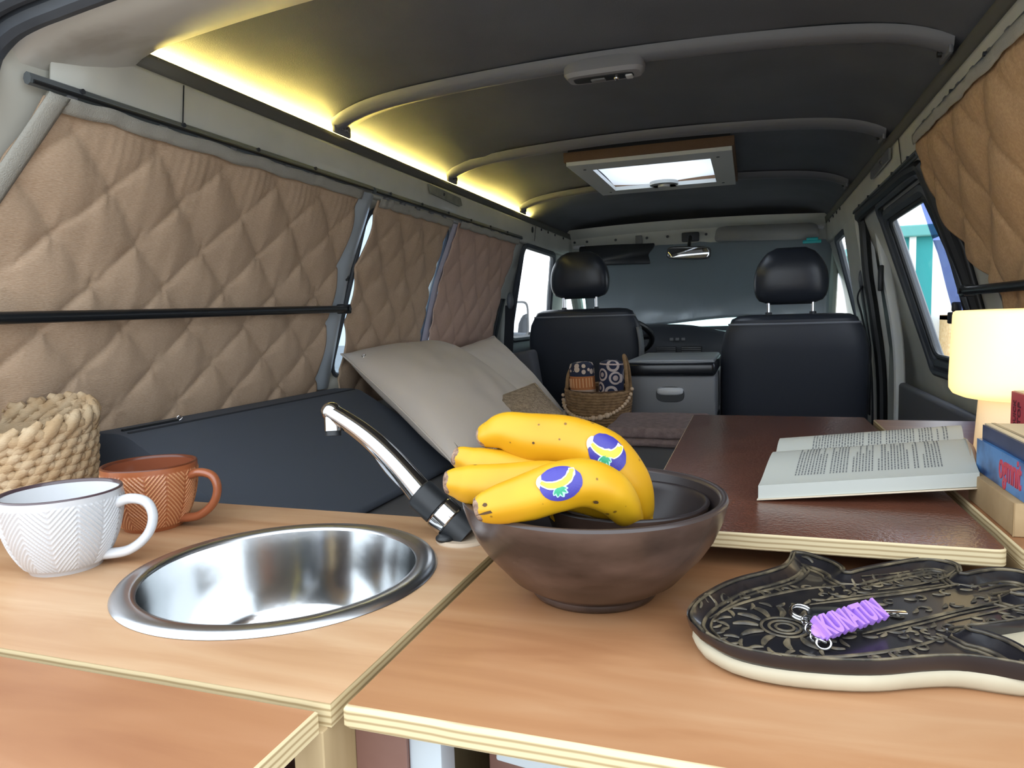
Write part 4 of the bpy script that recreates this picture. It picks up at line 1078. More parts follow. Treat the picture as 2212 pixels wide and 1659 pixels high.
def sticker(bi, s, nrm, rad, rot):
    P, rs, b = TUBES[bi]; N = len(P)
    i0 = s * (N - 1); L = [0]
    for i in range(1, N): L.append(L[-1] + (P[i] - P[i - 1]).length)
    i = int(i0); s0 = L[i]
    def axis(d):
        x = s0 + d; j = 0
        while j < N - 2 and L[j + 1] < x: j += 1
        f = (x - L[j]) / (L[j + 1] - L[j]); return P[j] + (P[j + 1] - P[j]) * f, rs[j] + (rs[j + 1] - rs[j]) * f, (P[j + 1] - P[j]).normalized()
    def surf(a, c, lift):
        A, r, T = axis(a); n = Vector(nrm); n = (n - T * n.dot(T)).normalized(); m = T.cross(n); rr = r * 1.036 + lift
        return A + (n * cos(c / r) + m * sin(c / r)) * rr
    cr, sr = cos(rot), sin(rot)
    def loc(x, y, lift): return surf((x * cr - y * sr) * rad, (x * sr + y * cr) * rad, lift)
    def disc(cx, cy, r, lift, material, name, par, sx=1, sy=1, nr=7, na=36):
        bm = nb(); c = bm.verts.new(loc(cx, cy, lift)); prev = None
        for k in range(1, nr + 1):
            ring = [bm.verts.new(loc(cx + r * sx * k / nr * cos(2 * pi * q / na), cy + r * sy * k / nr * sin(2 * pi * q / na), lift)) for q in range(na)]
            for q in range(na):
                if prev is None: bm.faces.new((c, ring[q], ring[(q + 1) % na]))
                else: bm.faces.new((prev[q], ring[q], ring[(q + 1) % na], prev[(q + 1) % na]))
            prev = ring
        return obj(name, bm, material, par, 0)
    def band(pts, w, lift, material, name, par):
        bm = nb(); rows = []
        for k, (x, y) in enumerate(pts):
            a = Vector(pts[max(k - 1, 0)]); c = Vector(pts[min(k + 1, len(pts) - 1)]); d = (c - a).normalized(); nn = Vector((-d.y, d.x)); ww = w(k / (len(pts) - 1))
            rows.append([bm.verts.new(loc(x + nn.x * ww * e, y + nn.y * ww * e, lift)) for e in (-1, -.33, .33, 1)])
        for A, Bq in zip(rows, rows[1:]):
            for e in range(3): bm.faces.new((A[e], A[e + 1], Bq[e + 1], Bq[e]))
        return obj(name, bm, material, par, 0)
    st = disc(0, 0, 1, .0003, M_sblue, 'sticker', b)
    st['label'] = 'round blue fruit sticker with yellow banana and green palm'
    arc = lambda r0, a0, a1, cx, cy, n=18: [(cx + r0 * cos(a0 + (a1 - a0) * k / n), cy + r0 * sin(a0 + (a1 - a0) * k / n)) for k in range(n + 1)]
    band(arc(.78, radians(190), radians(345), .02, .72), lambda u: .23 * sin(pi * (.08 + .84 * u)) ** .5, .0006, M_swhite, 'banana_outline', st)
    band(arc(.78, radians(195), radians(340), .02, .72), lambda u: .155 * sin(pi * (.1 + .8 * u)) ** .6, .0009, M_syellow, 'banana_print', st)
    for a, ln in ((205, .42), (235, .52), (265, .55), (295, .5), (325, .45)):
        a = radians(a); x0, y0 = .18, -.22
        band([(x0 + ln * u * cos(a), y0 + ln * u * sin(a)) for u in (.15, .5, .8, 1)], lambda u: .13 * sin(pi * (.25 + .7 * u)), .0006, M_smint, 'palm_outline', st)
        band([(x0 + ln * .85 * u * cos(a), y0 + ln * .85 * u * sin(a)) for u in (0, .4, .7, 1)], lambda u: .075 * sin(pi * (.3 + .65 * u)), .0009, M_sgreen, 'palm_print', st)
    band(arc(1.0, radians(10), radians(56), .0, .0, 10), lambda u: .13 * sin(pi * u), .0006, M_swhite, 'edge_print', st)
sticker(0, .545, (.13, -.88, .42), .0170, radians(150))
sticker(3, .46, (.16, -.92, .30), .0148, radians(-10) + pi)
blemish(3, .17, (.1, -.95, -.1), .011, .0012); blemish(3, .60, (.1, -.9, -.42), .0025, .0018); blemish(3, .13, (.1, -.95, .35), .002, .0016)
blemish(0, .72, (.1, -.95, .1), .003, .0026); blemish(0, .36, (.1, -.95, .0), .0012, .0012); blemish(0, .80, (.1, -.95, .2), .0018, .0015)

# ------------------------------------------------------------------ hand shaped ceramic tray
hc = Vector((.050, .600)); hd = Vector((.82, .572)); hd.normalize(); hn = Vector((-hd.y, hd.x))
HW = lambda a, p: hc + hd * a + hn * p
half = [(-.106, .0), (-.100, .028), (-.079, .052), (-.045, .073), (-.0145, .085), (.018, .091), (.0435, .0985), (.062, .112), (.0755, .126), (.083, .1265), (.0905, .116), (.0965, .092), (.094, .074), (.0885, .0640),
        (.100, .0655), (.127, .068), (.165, .069), (.186, .066), (.1965, .053), (.196, .040), (.186, .0285), (.183, .0245), (.200, .0255), (.220, .0235), (.233, .014), (.237, .0)]
full = half + [(a, -p) for a, p in half[-2:0:-1]]
sm = smooth_path([(a, p, 0) for a, p in full] + [(full[0][0], full[0][1], 0)], 4)[:-1]
tr_out = [(HW(v.x, v.y).x, HW(v.x, v.y).y) for v in sm][::-1]
def edge_dist(p):
    return min((Vector(p) - Vector(q)).length for q in tr_out)
t = thing('hand_tray', 'black glazed hand shaped tray with raised ornament on cream base', 'tray', (hc.x + .04, hc.y + .03, .6))
V, F = sheet2d(tr_out, [], .0075); bm = nb()
def dish_z(p):
    d = edge_dist(p); e = min(1, d / .014); return .6275 - .0105 * (e * e * (3 - 2 * e))
vs = [bm.verts.new((p[0], p[1], dish_z(p))) for p in V]
for f in F: bm.faces.new([vs[i] for i in f])
n = len(tr_out); lo = [bm.verts.new((p[0], p[1], .6255)) for p in tr_out]
cen = hc + hd * .05
def inset(p, k): q = Vector(p); return q + (cen - q) * k
m2 = [bm.verts.new((inset(p, .01)[0], inset(p, .01)[1], .620)) for p in tr_out]; m3 = [bm.verts.new((inset(p, .05)[0], inset(p, .045)[1], .6145)) for p in tr_out]
tp = [bm.verts.new((p[0], p[1], .6276)) for p in tr_out]
for A, Bq in ((tp, lo), (lo, m2), (m2, m3)):
    for i in range(n): bm.faces.new((A[i], A[(i + 1) % n], Bq[(i + 1) % n], Bq[i]))
bmesh.ops.remove_doubles(bm, verts=bm.verts, dist=2e-4)
dish = obj('dish', bm, M_tray, t, 60)
# cream base, notches between thumbs and fingers filled
hb_ = [(-.100, .0), (-.094, .026), (-.073, .05), (-.04, .070), (-.012, .081), (.02, .087), (.046, .095), (.068, .112), (.082, .120), (.094, .108), (.110, .088), (.14, .072), (.175, .066), (.193, .050), (.205, .026), (.228, .014), (.232, .0)]
fb = hb_ + [(a, -p) for a, p in hb_[-2:0:-1]]
sb = smooth_path([(a, p, 0) for a, p in fb] + [(fb[0][0], fb[0][1], 0)], 3)[:-1]; pb = [tuple(HW(v.x, v.y)) for v in sb]
bm = nb(); rows = []
for k, z in ((.05, .600), (.004, .6035), (-.014, .609), (-.006, .6145), (.03, .6165)):
    rows.append([bm.verts.new((inset(p, k)[0], inset(p, k)[1], z)) for p in pb])
for A, Bq in zip(rows, rows[1:]):
    for i in range(len(pb)): bm.faces.new((A[i], A[(i + 1) % len(pb)], Bq[(i + 1) % len(pb)], Bq[i]))
bm.faces.new(rows[0][::-1]); bm.faces.new(rows[-1])
obj('base', bm, M_trayb, t, 60)
# ornament in low relief
def on_tray(a, p, lift=.0006):
    q = HW(a, p); return Vector((q.x, q.y, dish_z((q.x, q.y)) + lift))
bm = nb()
def stroke(pts, r=.0013, taper=True, n=4):
    P = smooth_path([on_tray(a, p) for a, p in pts], n); N = len(P)
    r *= 1.25
    tube(bm, P, [r * (.45 + .55 * sin(pi * i / (N - 1))) if taper else r for i in range(N)], 6, flat=.8)
ins = []
for k, v in enumerate(sm):
    a, b = sm[k - 1], sm[(k + 1) % len(sm)]; d = (b - a).normalized(); nrm_ = Vector((d.y, -d.x)); ins.append((v.x, v.y, nrm_))
for dd, r in ((.0035, .0013), (.013, .0017), (.019, .0012)):
    P = [(x + q.x * dd, y + q.y * dd) for x, y, q in ins]
    P = [on_tray(a, p) for a, p in P]
    P2 = [p for p in P if edge_dist((p.x, p.y)) > dd * .9]
    seg = [P2[0]]
    for p in P2[1:]:
        if (p - seg[-1]).length > .02:
            if len(seg) > 3: tube(bm, seg, r, 6)
            seg = [p]
        elif (p - seg[-1]).length > .0015: seg.append(p)
    if len(seg) > 3: tube(bm, seg, r, 6)
obj('border_relief', bm, M_relief, dish, 60)
def leaf(ca, cp, ang, ln, w=.0022):
    global bm
    stroke([(ca - cos(ang) * ln / 2, cp - sin(ang) * ln / 2), (ca + sin(ang) * ln * .12, cp - cos(ang) * ln * .12), (ca + cos(ang) * ln / 2, cp + sin(ang) * ln / 2)], w)
def curl(ca, cp, r, a0, turn, w=.0011):
    stroke([(ca + r * (1 - .75 * k / 9) * cos(a0 + turn * k / 9), cp + r * (1 - .75 * k / 9) * sin(a0 + turn * k / 9)) for k in range(10)], w)
bm = nb()
for k in range(12): leaf(-.028 + .030 * cos(k * pi / 6), .030 * sin(k * pi / 6), k * pi / 6, .020)
for rr_ in (.007, .012, .018): stroke([(-.028 + rr_ * cos(k * pi / 6), rr_ * sin(k * pi / 6)) for k in range(13)], .0010, False)
for k in range(24):
    a_ = 2 * pi * k / 24; leaf(-.028 + .049 * cos(a_) * 1.0, .044 * sin(a_), a_ + (.7 if k % 2 else -.7), .012, .0014)
for s in (1, -1):
    for k in range(7): curl(-.062 + .021 * k, s * (.056 + .010 * sin(k * .5)), .006, k * 1.3, 4.4 * s, .0011)
    for k in range(6): leaf(.022 + .012 * k, s * .036, .5 * s * (-1) ** k, .011, .0014)
obj('flower_relief', bm, M_relief, dish, 60)['kind'] = 'stuff'
for s in (1, -1):
    bm = nb()
    stroke([(-.075, .035 * s), (-.04, .050 * s), (.0, .058 * s), (.04, .060 * s), (.075, .055 * s)], .0014)
    stroke([(.02, .030 * s), (.07, .026 * s), (.12, .022 * s), (.172, .020 * s)], .0014); stroke([(.03, .034 * s), (.08, .031 * s), (.12, .027 * s), (.165, .026 * s)], .0009)
    for k in range(6):
        x = .105 + .0145 * k; curl(x, .047 * s, .0068, k * 1.9, 4.6 * (1 if k % 2 else -1)); leaf(x + .006, (.047 + .009 * (-1) ** k) * s, .9 * (-1) ** k, .008, .0013)
    stroke([(.098, .036 * s), (.14, .034 * s), (.18, .036 * s), (.187, .046 * s), (.178, .058 * s), (.14, .059 * s), (.10, .058 * s)], .0011)
    for k in range(5):
        leaf(.052 + .008 * k, (.086 + .0065 * k) * s, (.6 + .3 * k) * s, .013, .0018)
    for k in range(7): leaf(-.075 + .018 * k, (.050 + .016 * min(1, k / 3)) * s, (1.1 + .12 * k) * s, .011, .0013)
    for k in range(5): curl(.045 + .012 * k, .043 * s, .005, k * 2.2, 4.2 * s); leaf(.050 + .012 * k, .0525 * s, 1.2 * s, .008, .0012)
    obj('scroll_relief', bm, M_relief, dish, 60)['kind'] = 'stuff'
bm = nb()
for k in range(12):
    curl(.025 + .0155 * k, 0.011 * (-1) ** k, .0062, k * 1.7, 4.8 * (-1) ** k); leaf(.03 + .0155 * k, -.010 * (-1) ** k, .5 * (-1) ** k, .010, .0014)
for k in range(7): leaf(-.085 + .004 * abs(k - 3), -.03 + .010 * k, .1 * (k - 3), .009, .0011)
obj('middle_relief', bm, M_relief, dish, 60)['kind'] = 'stuff'

# ------------------------------------------------------------------ keys
KZ = .6215
t = thing('key_ring', 'steel key ring with chain, key and lilac lettered tag on the tray', 'keys', (.065, .59, .618))
def ring_(bm, c, r, w, tilt, yaw, sx=1.0):
    Mx = Matrix.Translation(c) @ Matrix.Rotation(yaw, 4, 'Z') @ Matrix.Rotation(tilt, 4, 'X')
    tube(bm, [Mx @ Vector((r * sx * cos(2 * pi * k / 20), r * sin(2 * pi * k / 20), 0)) for k in range(20)], w, 8, closed=True)
bm = nb(); ring_(bm, (.040, .600, KZ + .002), .0085, .0012, .25, .4); ring_(bm, (.0405, .600, KZ + .0042), .0085, .0012, .25, .4); obj('split_ring', bm, M_chrome, t, 80)
for k, (x, y, yw) in enumerate(((.0435, .588, .9), (.0445, .581, 2.2), (.0455, .574, .7), (.0465, .567, 2.0), (.0480, .560, .8), (.0500, .554, 2.3), (.0525, .550, .2))):
    bm = nb(); ring_(bm, (x, y, KZ + .0015 + .001 * (k % 2)), .0042, .0010, .5 if k % 2 else 1.1, yw, 1.25); obj('chain_link', bm, M_chrome, t, 80)
bm = nb(); loft(bm, [(KZ - .001, 0, 0, .030, .019, 3), (KZ + .005, 0, 0, .031, .020, 3), (KZ + .008, 0, 0, .026, .016, 3)], 28)
bmesh.ops.transform(bm, matrix=Matrix.Translation((.060, .597, 0)) @ Matrix.Rotation(.25, 4, 'Z'), verts=bm.verts); obj('key_head', bm, M_blackmetal, t, 60)
bm = nb(); box(bm, .072, .1225, -.0035, .0035, KZ + .001, KZ + .0035, .0006); 
for k in range(6): box(bm, .088 + .005 * k, .0905 + .005 * k, -.0052, -.003, KZ + .001, KZ + .0033)
bmesh.ops.transform(bm, matrix=Matrix.Translation((0, .601, 0)) @ Matrix.Rotation(radians(10), 4, 'Z'), verts=bm.verts); obj('key_blade', bm, M_chrome, t, 30)
bm = text_mesh('KUNATUN', .0235, .006, .60, .0009)
tagM = Matrix.Translation((.0745, .578, KZ + .0105)) @ Matrix.Rotation(radians(46), 4, 'Z') @ Matrix.Rotation(radians(32), 4, 'X')
bmesh.ops.transform(bm, matrix=tagM, verts=bm.verts); nt_ = obj('name_tag', bm, M_purple, t, 40, label='lilac raised letters KUNATUN')
bm = nb(); box(bm, -.037, .036, -.0065, .0062, -.0042, -.001, .001); sphere(bm, (-.037, 0, -.0026), .0045, 12, 8, (1, 1, .4)); bmesh.ops.transform(bm, matrix=tagM, verts=bm.verts); obj('tag_plate', bm, M_purple, nt_, 40)

# ------------------------------------------------------------------ open book
t = thing('open_book', 'open paperback with printed pages lying on the brown table', 'book', (.14, 1.02, .64))
ex = Vector((.239, .030, 0)); ey = Vector((.030, .195, 0)).normalized()   # along the spine, across the pages
O0 = Vector((.010, .894, .6405)); LX = .242; exn = ex.normalized()
def bk(s, w, z): return O0 + exn * s * LX + ey * w + Vector((0, 0, z + .020 * s))   # s 0..1 along spine, w metres across
def near_top(w, s):
    q = min(1, w / .15); return .0195 + .016 * sin(pi * .5 * q ** 1.6) * (1 - .1 * s)
def far_top(w, s): # w measured from the gutter
    return .012 + .026 * sin(pi * min(1, w / .10) * .5) ** 1.2 - .09 * max(0, w - .06)
GW = .155
bm = nb()
def page_block(bm, f0, f1, w0, w1, nw=18, ns=8):
    top = [[bm.verts.new(bk(i / ns, w0 + (w1 - w0) * j / nw, f1(j / nw, i / ns))) for j in range(nw + 1)] for i in range(ns + 1)]
    bot = [[bm.verts.new(bk(i / ns, w0 + (w1 - w0) * j / nw, f0(j / nw, i / ns))) for j in range(nw + 1)] for i in range(ns + 1)]
    for i in range(ns):
        for j in range(nw):
            bm.faces.new((top[i][j], top[i + 1][j], top[i + 1][j + 1], top[i][j + 1])); bm.faces.new((bot[i][j], bot[i][j + 1], bot[i + 1][j + 1], bot[i + 1][j]))
    for i in range(ns):
        for j in (0, nw):
            bm.faces.new((top[i][j], top[i + 1][j], bot[i + 1][j], bot[i][j]) if j else (top[i][j], bot[i][j], bot[i + 1][j], top[i + 1][j]))
    for j in range(nw):
        for i in (0, ns): bm.faces.new((top[i][j], top[i][j + 1], bot[i][j + 1], bot[i][j]))
ntop = lambda q, s: .0185 + .017 * sin(pi * .5 * min(1, q / .86)) ** 1.7 if q < .86 else .0355 - .016 * ((q - .86) / .14) ** 2
page_block(bm, lambda q, s: .002 + .003 * q, ntop, 0.0, GW, 26)
pn = obj('page_block', bm, M_page, t, 50)
ftop = lambda q, s: .0195 + .022 * sin(pi * .5 * min(1, q / .45)) if q < .45 else .0415 - .030 * ((q - .45) / .55) ** 1.4
bm = nb(); page_block(bm, lambda q, s: .002 + .004 * (1 - q), ftop, GW, GW + .13, 26)
pf = obj('page_block', bm, M_page, t, 50)
# loose fanned pages at the head of the near block
for k in range(3):
    bm = nb(); grid(bm, lambda u, v: bk(.985 + .04 * v, .06 + (.085 + .004 * k) * u, ntop((.06 + (.085 + .004 * k) * u) / GW, 1) - .006 * k - .010 * v + .003 * sin(pi * u)), 14, 4); obj('loose_page', bm, mat('brownish_paper', '#b9ab98', .85), pn, 60, solid=.0004)  # loose pages in a browner paper tone than the blocks
bm = nb(); grid(bm, lambda u, v: bk(.0 - .012 * (1 - v) * 0, 0, 0) if False else bk(v * 1.05 - .005, -.003 + (GW + .135) * u, .0006 - .001 * v + .0), 20, 6)
obj('cover', bm, mat('cream_paper_cover', '#cfc0a8', .7), t, 40, solid=.0012)
# lines of print
def print_page(parent, topf, w0, w1, s0, s1, nl, rag, wlo, whi, seed):
    rnd = random.Random(seed); bm = nb(); gapafter = set(rnd.sample(range(2, nl - 1), 5))
    pos = s0
    for li in range(nl):
        s = s0 + (s1 - s0) * li / nl
        if li in gapafter: continue
        end = 1.0 if rnd.random() > .3 else rnd.uniform(.35, .9)
        w = 0.0
        while w < end:
            ln = rnd.uniform(.03, .085)
            e = min(w + ln, end)
            a, b = wlo + (whi - wlo) * w, wlo + (whi - wlo) * e; h = (s1 - s0) / nl * .42
            K = 3; rows = []
            for k in range(K + 1):
                q = a + (b - a) * k / K
                rows.append([bm.verts.new(bk(ss, w0 + (w1 - w0) * q, topf(q, ss) + .0003)) for ss in (s, s + h)])
            for A, Bq in zip(rows, rows[1:]): bm.faces.new((A[0], A[1], Bq[1], Bq[0]))
            w = e + .018
    return obj('printed_lines', bm, M_ink, parent, 0)
print_page(pn, ntop, 0, GW, .16, .86, 46, 0, .20, .86, 3)
print_page(pf, ftop, GW, GW + .13, .20, .93, 46, 0, .10, .80, 5)

# ------------------------------------------------------------------ books and lamp on the side cabinet
def book(name, label, x0, x1, y0, y1, z0, z1, cover, spine='-x', pages=M_pageedge, ct=.0018):
    t = thing(name, label, 'book', ((x0 + x1) / 2, (y0 + y1) / 2, z0))
    bm = nb(); box(bm, x0 + .004, x1 - .003, y0 + .003, y1 - .003, z0 + ct, z1 - ct); obj('pages', bm, pages, t, 0)
    bm = nb(); box(bm, x0, x1, y0, y1, z1 - ct, z1); box(bm, x0, x1, y0, y1, z0, z0 + ct); box(bm, x0, x0 + .003, y0, y1, z0 + ct, z1 - ct)
    obj('cover', bm, cover, t, 0); return t
t = thing('card_box', 'plain kraft card box at the bottom of the book pile', 'box', (.33, .88, .64))
bm = nb(); box(bm, .2475, .42, .803, .955, .6402, .6745, .0015); obj('body', bm, M_kraft, t, 30)
bm = nb(); box(bm, .2471, .2480, .8026, .8040, .6405, .6745); obj('tape_edge', bm, mat('brown_fold', '#8f7550', .8), t, 0)
bA = book('paperback_book', 'blue paperback with red title on its spine, on the kraft box', .2560, .40, .800, .960, .6750, .7130, M_bookblue)
bB = book('paperback_book', 'navy paperback with cream cover on top of the blue one', .2600, .395, .806, .955, .7134, .7300, M_booknavy)
bm = nb(); box(bm, .262, .395, .806, .955, .7302, .7318); obj('front_cover', bm, M_booktop, bB, 0)
bm = nb(); box(bm, .2685, .2725, .806, .955, .7319, .7322); obj('cover_stripe', bm, M_blackmetal, bB, 0)
bm = text_mesh('ogmnit', .042, .0008, .56, .0006)
for v in bm.verts: v.co = Vector((.2557 - v.co.z, .846 - v.co.x, .6975 + v.co.y))
obj('spine_title', bm, M_titlered, bA, 0)
t = thing('red_book', 'pinkish red book standing upright before the lamp, lettered QUICK STOP', 'book', (.345, 1.02, .64))
bm = nb(); box(bm, .3250, .3650, .972, 1.080, .6402, .7570, .001); obj('cover', bm, M_bookred, t, 20)
bm = nb(); box(bm, .3275, .3625, .974, 1.078, .7566, .7576); obj('pages', bm, M_booktop, t, 0)
for txt, y, sz in (('QUICK', 1.0640, .0120), ('STOP', 1.0480, .0150)):
    bm = text_mesh(txt, sz, .0006, 1.0, .0003)
    for v in bm.verts: v.co = Vector((.3247 - v.co.z, y + v.co.y, .7275 + v.co.x))
    obj('title', bm, M_titledark, t, 0)

t = thing('table_lamp', 'glowing cream mushroom table lamp beside the tied back curtain', 'lamp', (.385, 1.22, .64))
bm = nb(); lathe(bm, [(.0, .094), (.056, .092), (.080, .093), (.092, .098), (.0970, .106), (.0975, .122), (.0945, .2155), (.0935, .2205), (.090, .2225), (.05, .2235), (0, .2235)], 72, (.385, 1.22, .64)); obj('shade', bm, M_lampshade, t, 50)
bm = nb(); lathe(bm, [(.0, 0), (.062, 0), (.063, .004), (.058, .092), (0, .093)], 64, (.385, 1.22, .64)); obj('stem', bm, M_lampstem, t, 50)

# ------------------------------------------------------------------ bed, cushions, pillows
BZ = .50
bm = nb(); box(bm, -1.15, .10, .92, 2.32, .0, .40); tag(obj('bed_base', bm, M_brown2, smooth=0), 'brown bed box under the dark mattress', 'bed base')
bm = nb(); box(bm, -1.14, .10, .90, 2.34, .402, BZ, .02, 3); tag(obj('mattress', bm, mat('dark_grey_mattress_cover', '#4c4b4c', .9, bump=.15, bscale=300), smooth=40), 'dark grey mattress under pillows and blanket', 'mattress')
bm = nb(); box(bm, -.70, -.112, 2.36, 3.0, .0, BZ - .002, .01); tag(obj('storage_box', bm, M_dark_plastic, smooth=40), 'dark box under the cooler and wicker basket', 'box')
t = thing('backrest_cushion', 'long charcoal backrest cushion along the wall under the large curtain', 'cushion', (-1.06, 1.5, BZ))
bm = nb(); sec = roundpoly([(-1.095, .503), (-.70, .503), (-.70, .518), (-1.00, .695), (-1.095, .695)], .022, 4)
A = [bm.verts.new((p[0], .905, p[1])) for p in sec]; Bq = [bm.verts.new((p[0], 1.66, p[1])) for p in sec]
bm.faces.new(A); bm.faces.new(Bq[::-1])
for i in range(len(sec)): bm.faces.new((A[i], A[(i + 1) % len(sec)], Bq[(i + 1) % len(sec)], Bq[i]))
obj('body', bm, M_cushion, t, 40)
bm = nb(); tube(bm, [(-1.006, y, .693) for y in (.92, 1.2, 1.5, 1.65)], .003, 6); obj('seam', bm, mat('dark_seam', '#23262c', .8), t)
bm = nb(); tube(bm, [(-1.03, .93, .6962), (-1.03, 1.06, .6962)], .003, 6); zp = obj('zip', bm, M_black, t)
bm = nb(); ring_(bm, (-1.03, 1.06, .700), .005, .0012, .9, .3); obj('zip_pull', bm, M_chrome, zp)
t = thing('backrest_cushion', 'short slate grey cushion standing between pillow and driver seat', 'cushion', (-.93, 2.9, BZ))
bm = nb(); box(bm, -1.06, -.835, 2.83, 2.93, .30, .722, .016, 3, mtx=Matrix.Translation((-.95, 2.88, .5)) @ Matrix.Rotation(radians(-9), 4, 'Y') @ Matrix.Translation((.95, -2.88, -.5))); obj('body', bm, M_cushion2, t, 40)

def pillow(name, label, TL, TR, BL, BR, thick, material, nrm=None, n=34, sag=.05, seed=0, fringe=False, group=None):
    TL, TR, BL, BR = map(Vector, (TL, TR, BL, BR)); c = (TL + TR + BL + BR) / 4
    N = ((TR - TL).cross(BL - TL)).normalized()
    if N.z < 0: N = -N
    lowest = min(p.z for p in (TL, TR, BL, BR))
    t = thing(name, label, 'pillow', (c.x, c.y, lowest), group)
    bm = nb()
    def pos(u, v, s):
        # edges pulled in between the corners
        uu = 2 * u - 1; vv = 2 * v - 1
        su = 1 - sag * (1 - vv * vv) * abs(uu) ** 3; sv = 1 - sag * (1 - uu * uu) * abs(vv) ** 3
        a = .5 + uu * sv * .5 if False else .5 + .5 * uu * (1 - sag * (1 - abs(vv) ** 2)); b = .5 + .5 * vv * (1 - sag * (1 - abs(uu) ** 2))
        P = TL.lerp(TR, a).lerp(BL.lerp(BR, a), b)
        h = (max(0, 1 - abs(uu) ** 2.6) * max(0, 1 - abs(vv) ** 2.6)) ** .55
        w = .010 * noise.noise(Vector((u * 3 + seed, v * 3, s))) + .004 * noise.noise(Vector((u * 9, v * 9 + seed, s)))
        return P + N * (s * thick / 2 * h + w * h)
    A = grid(bm, lambda u, v: pos(u, v, 1), n, n); Bq = grid(bm, lambda u, v: pos(u, v, -.8), n, n)
    bmesh.ops.remove_doubles(bm, verts=bm.verts, dist=1e-5)
    b = obj('cover', bm, material, t, 180)
    E_ = [pos(i / 20, 0, 0) for i in range(20)] + [pos(1, i / 20, 0) for i in range(20)] + [pos(1 - i / 20, 1, 0) for i in range(20)] + [pos(0, 1 - i / 20, 0) for i in range(20)]
    bm = nb(); tube(bm, E_, .0028, 6, closed=True); obj('seam', bm, material, t)
    if fringe:
        bm = nb(); P = [pos(.055, .06 + .9 * i / 30, .75) + N * .0035 for i in range(31)]; tube(bm, P, .0018, 6); z = obj('zip', bm, mat('beige_zip', '#8f8475', .7), t)
        bm = nb(); ring_(bm, P[2] + N * .004, .008, .0014, .4, .3, .6); obj('zip_pull', bm, M_chrome, z)
    return t
GP = 'pillows on the bed'
pillow('pillow', 'large beige pillow with zip leaning on the charcoal cushion, beside the tap', (-1.085, 1.72, .785), (-1.05, 2.30, .790), (-.60, 1.395, .545), (-.535, 1.95, .560), .17, M_pillow, seed=1, fringe=True)
pillow('pillow', 'large beige pillow leaning behind the zipped one, beside the wicker basket', (-1.09, 2.20, .735), (-1.015, 2.78, .800), (-.68, 2.06, .50), (-.655, 2.53, .52), .13, M_pillow, seed=5)
pillow('pillow', 'small golden grey textured pillow standing on its corner before the beige pillows', (-.563, 1.86, .690), (-.455, 1.80, .600), (-.705, 1.78, .640), (-.585, 1.72, .560), .06, M_gold, seed=9, n=22, sag=.03)

t = thing('folded_blanket', 'folded taupe wool blanket on the mattress beside the brown table', 'blanket', (-.27, 2.12, BZ))
for k, (z0, z1, dx) in enumerate(((.5005, .5235, 0), (.523, .5545, .012))):
    bm = nb(); vs_ = box(bm, -.405 + dx, -.12, 1.965 + .01 * k, 2.30, z0, z1, .0115, 4)
    bmesh.ops.subdivide_edges(bm, edges=[e for e in bm.edges if e.calc_length() > .06], cuts=5, use_grid_fill=True)
    for v in bm.verts: v.co += Vector((.006 * noise.noise(v.co * 9), .008 * noise.noise(v.co * 8 + Vector((3, 0, 0))), .004 * noise.noise(v.co * 14)))
    obj('fold', bm, M_blanket, t, 80)

# ------------------------------------------------------------------ wicker basket with rolled cushions and beads
KX, KY, KR = -.497, 2.40, .112
t = thing('rope_basket', 'brown coiled rope basket with braided handle standing before the driver seat', 'basket', (KX, KY, .5))
bm = nb()
for i in range(12):
    z = .506 + .0102 * i; r = KR * (.90 + .10 * (i / 11) ** .6); dz = lambda a, q=i: -.010 * (q / 11) * cos(a - radians(-70)) + .0015 * sin(a * 40 + q)
    tube(bm, [(KX + r * cos(a), KY + r * sin(a), z + dz(a)) for a in [2 * pi * k / 64 for k in range(64)]], .0066, 7, closed=True)
obj('coiled_wall', bm, M_rope, t, 60)
bm = nb(); lathe(bm, [(0, .002), (KR * .86, .002), (KR * .93, .12)], 40, (KX, KY, .5)); obj('lining', bm, mat('dark_jute', '#5b4430', .9), t)
for s in (-1, 1):
    bx = KX + s * KR * .95; hz = .735 if s > 0 else .695
    bm = nb(); tube(bm, smooth_path([(bx, KY - .035, .60), (bx - s * .006, KY - .026, .5 * (.60 + hz) + .02), (bx - s * .016, KY, hz), (bx - s * .006, KY + .026, .5 * (.60 + hz) + .02), (bx, KY + .035, .60)], 6), .0065, 8, flat=.8); obj('handle', bm, M_rope, t, 60)
bm = nb()
for k in range(26):
    a = radians(200) + random.uniform(-.35, .25); z = random.uniform(.51, .60); r = KR + .006
    p0 = Vector((KX + r * cos(a), KY + r * sin(a), z)); tube(bm, [p0, p0 + Vector((random.uniform(-.016, .006), random.uniform(-.012, 0), random.uniform(-.02, -.006)))], .0022, 5)
obj('fringe', bm, mat('pale_fringe', '#cfc0b4', .9), t)['kind'] = 'stuff'
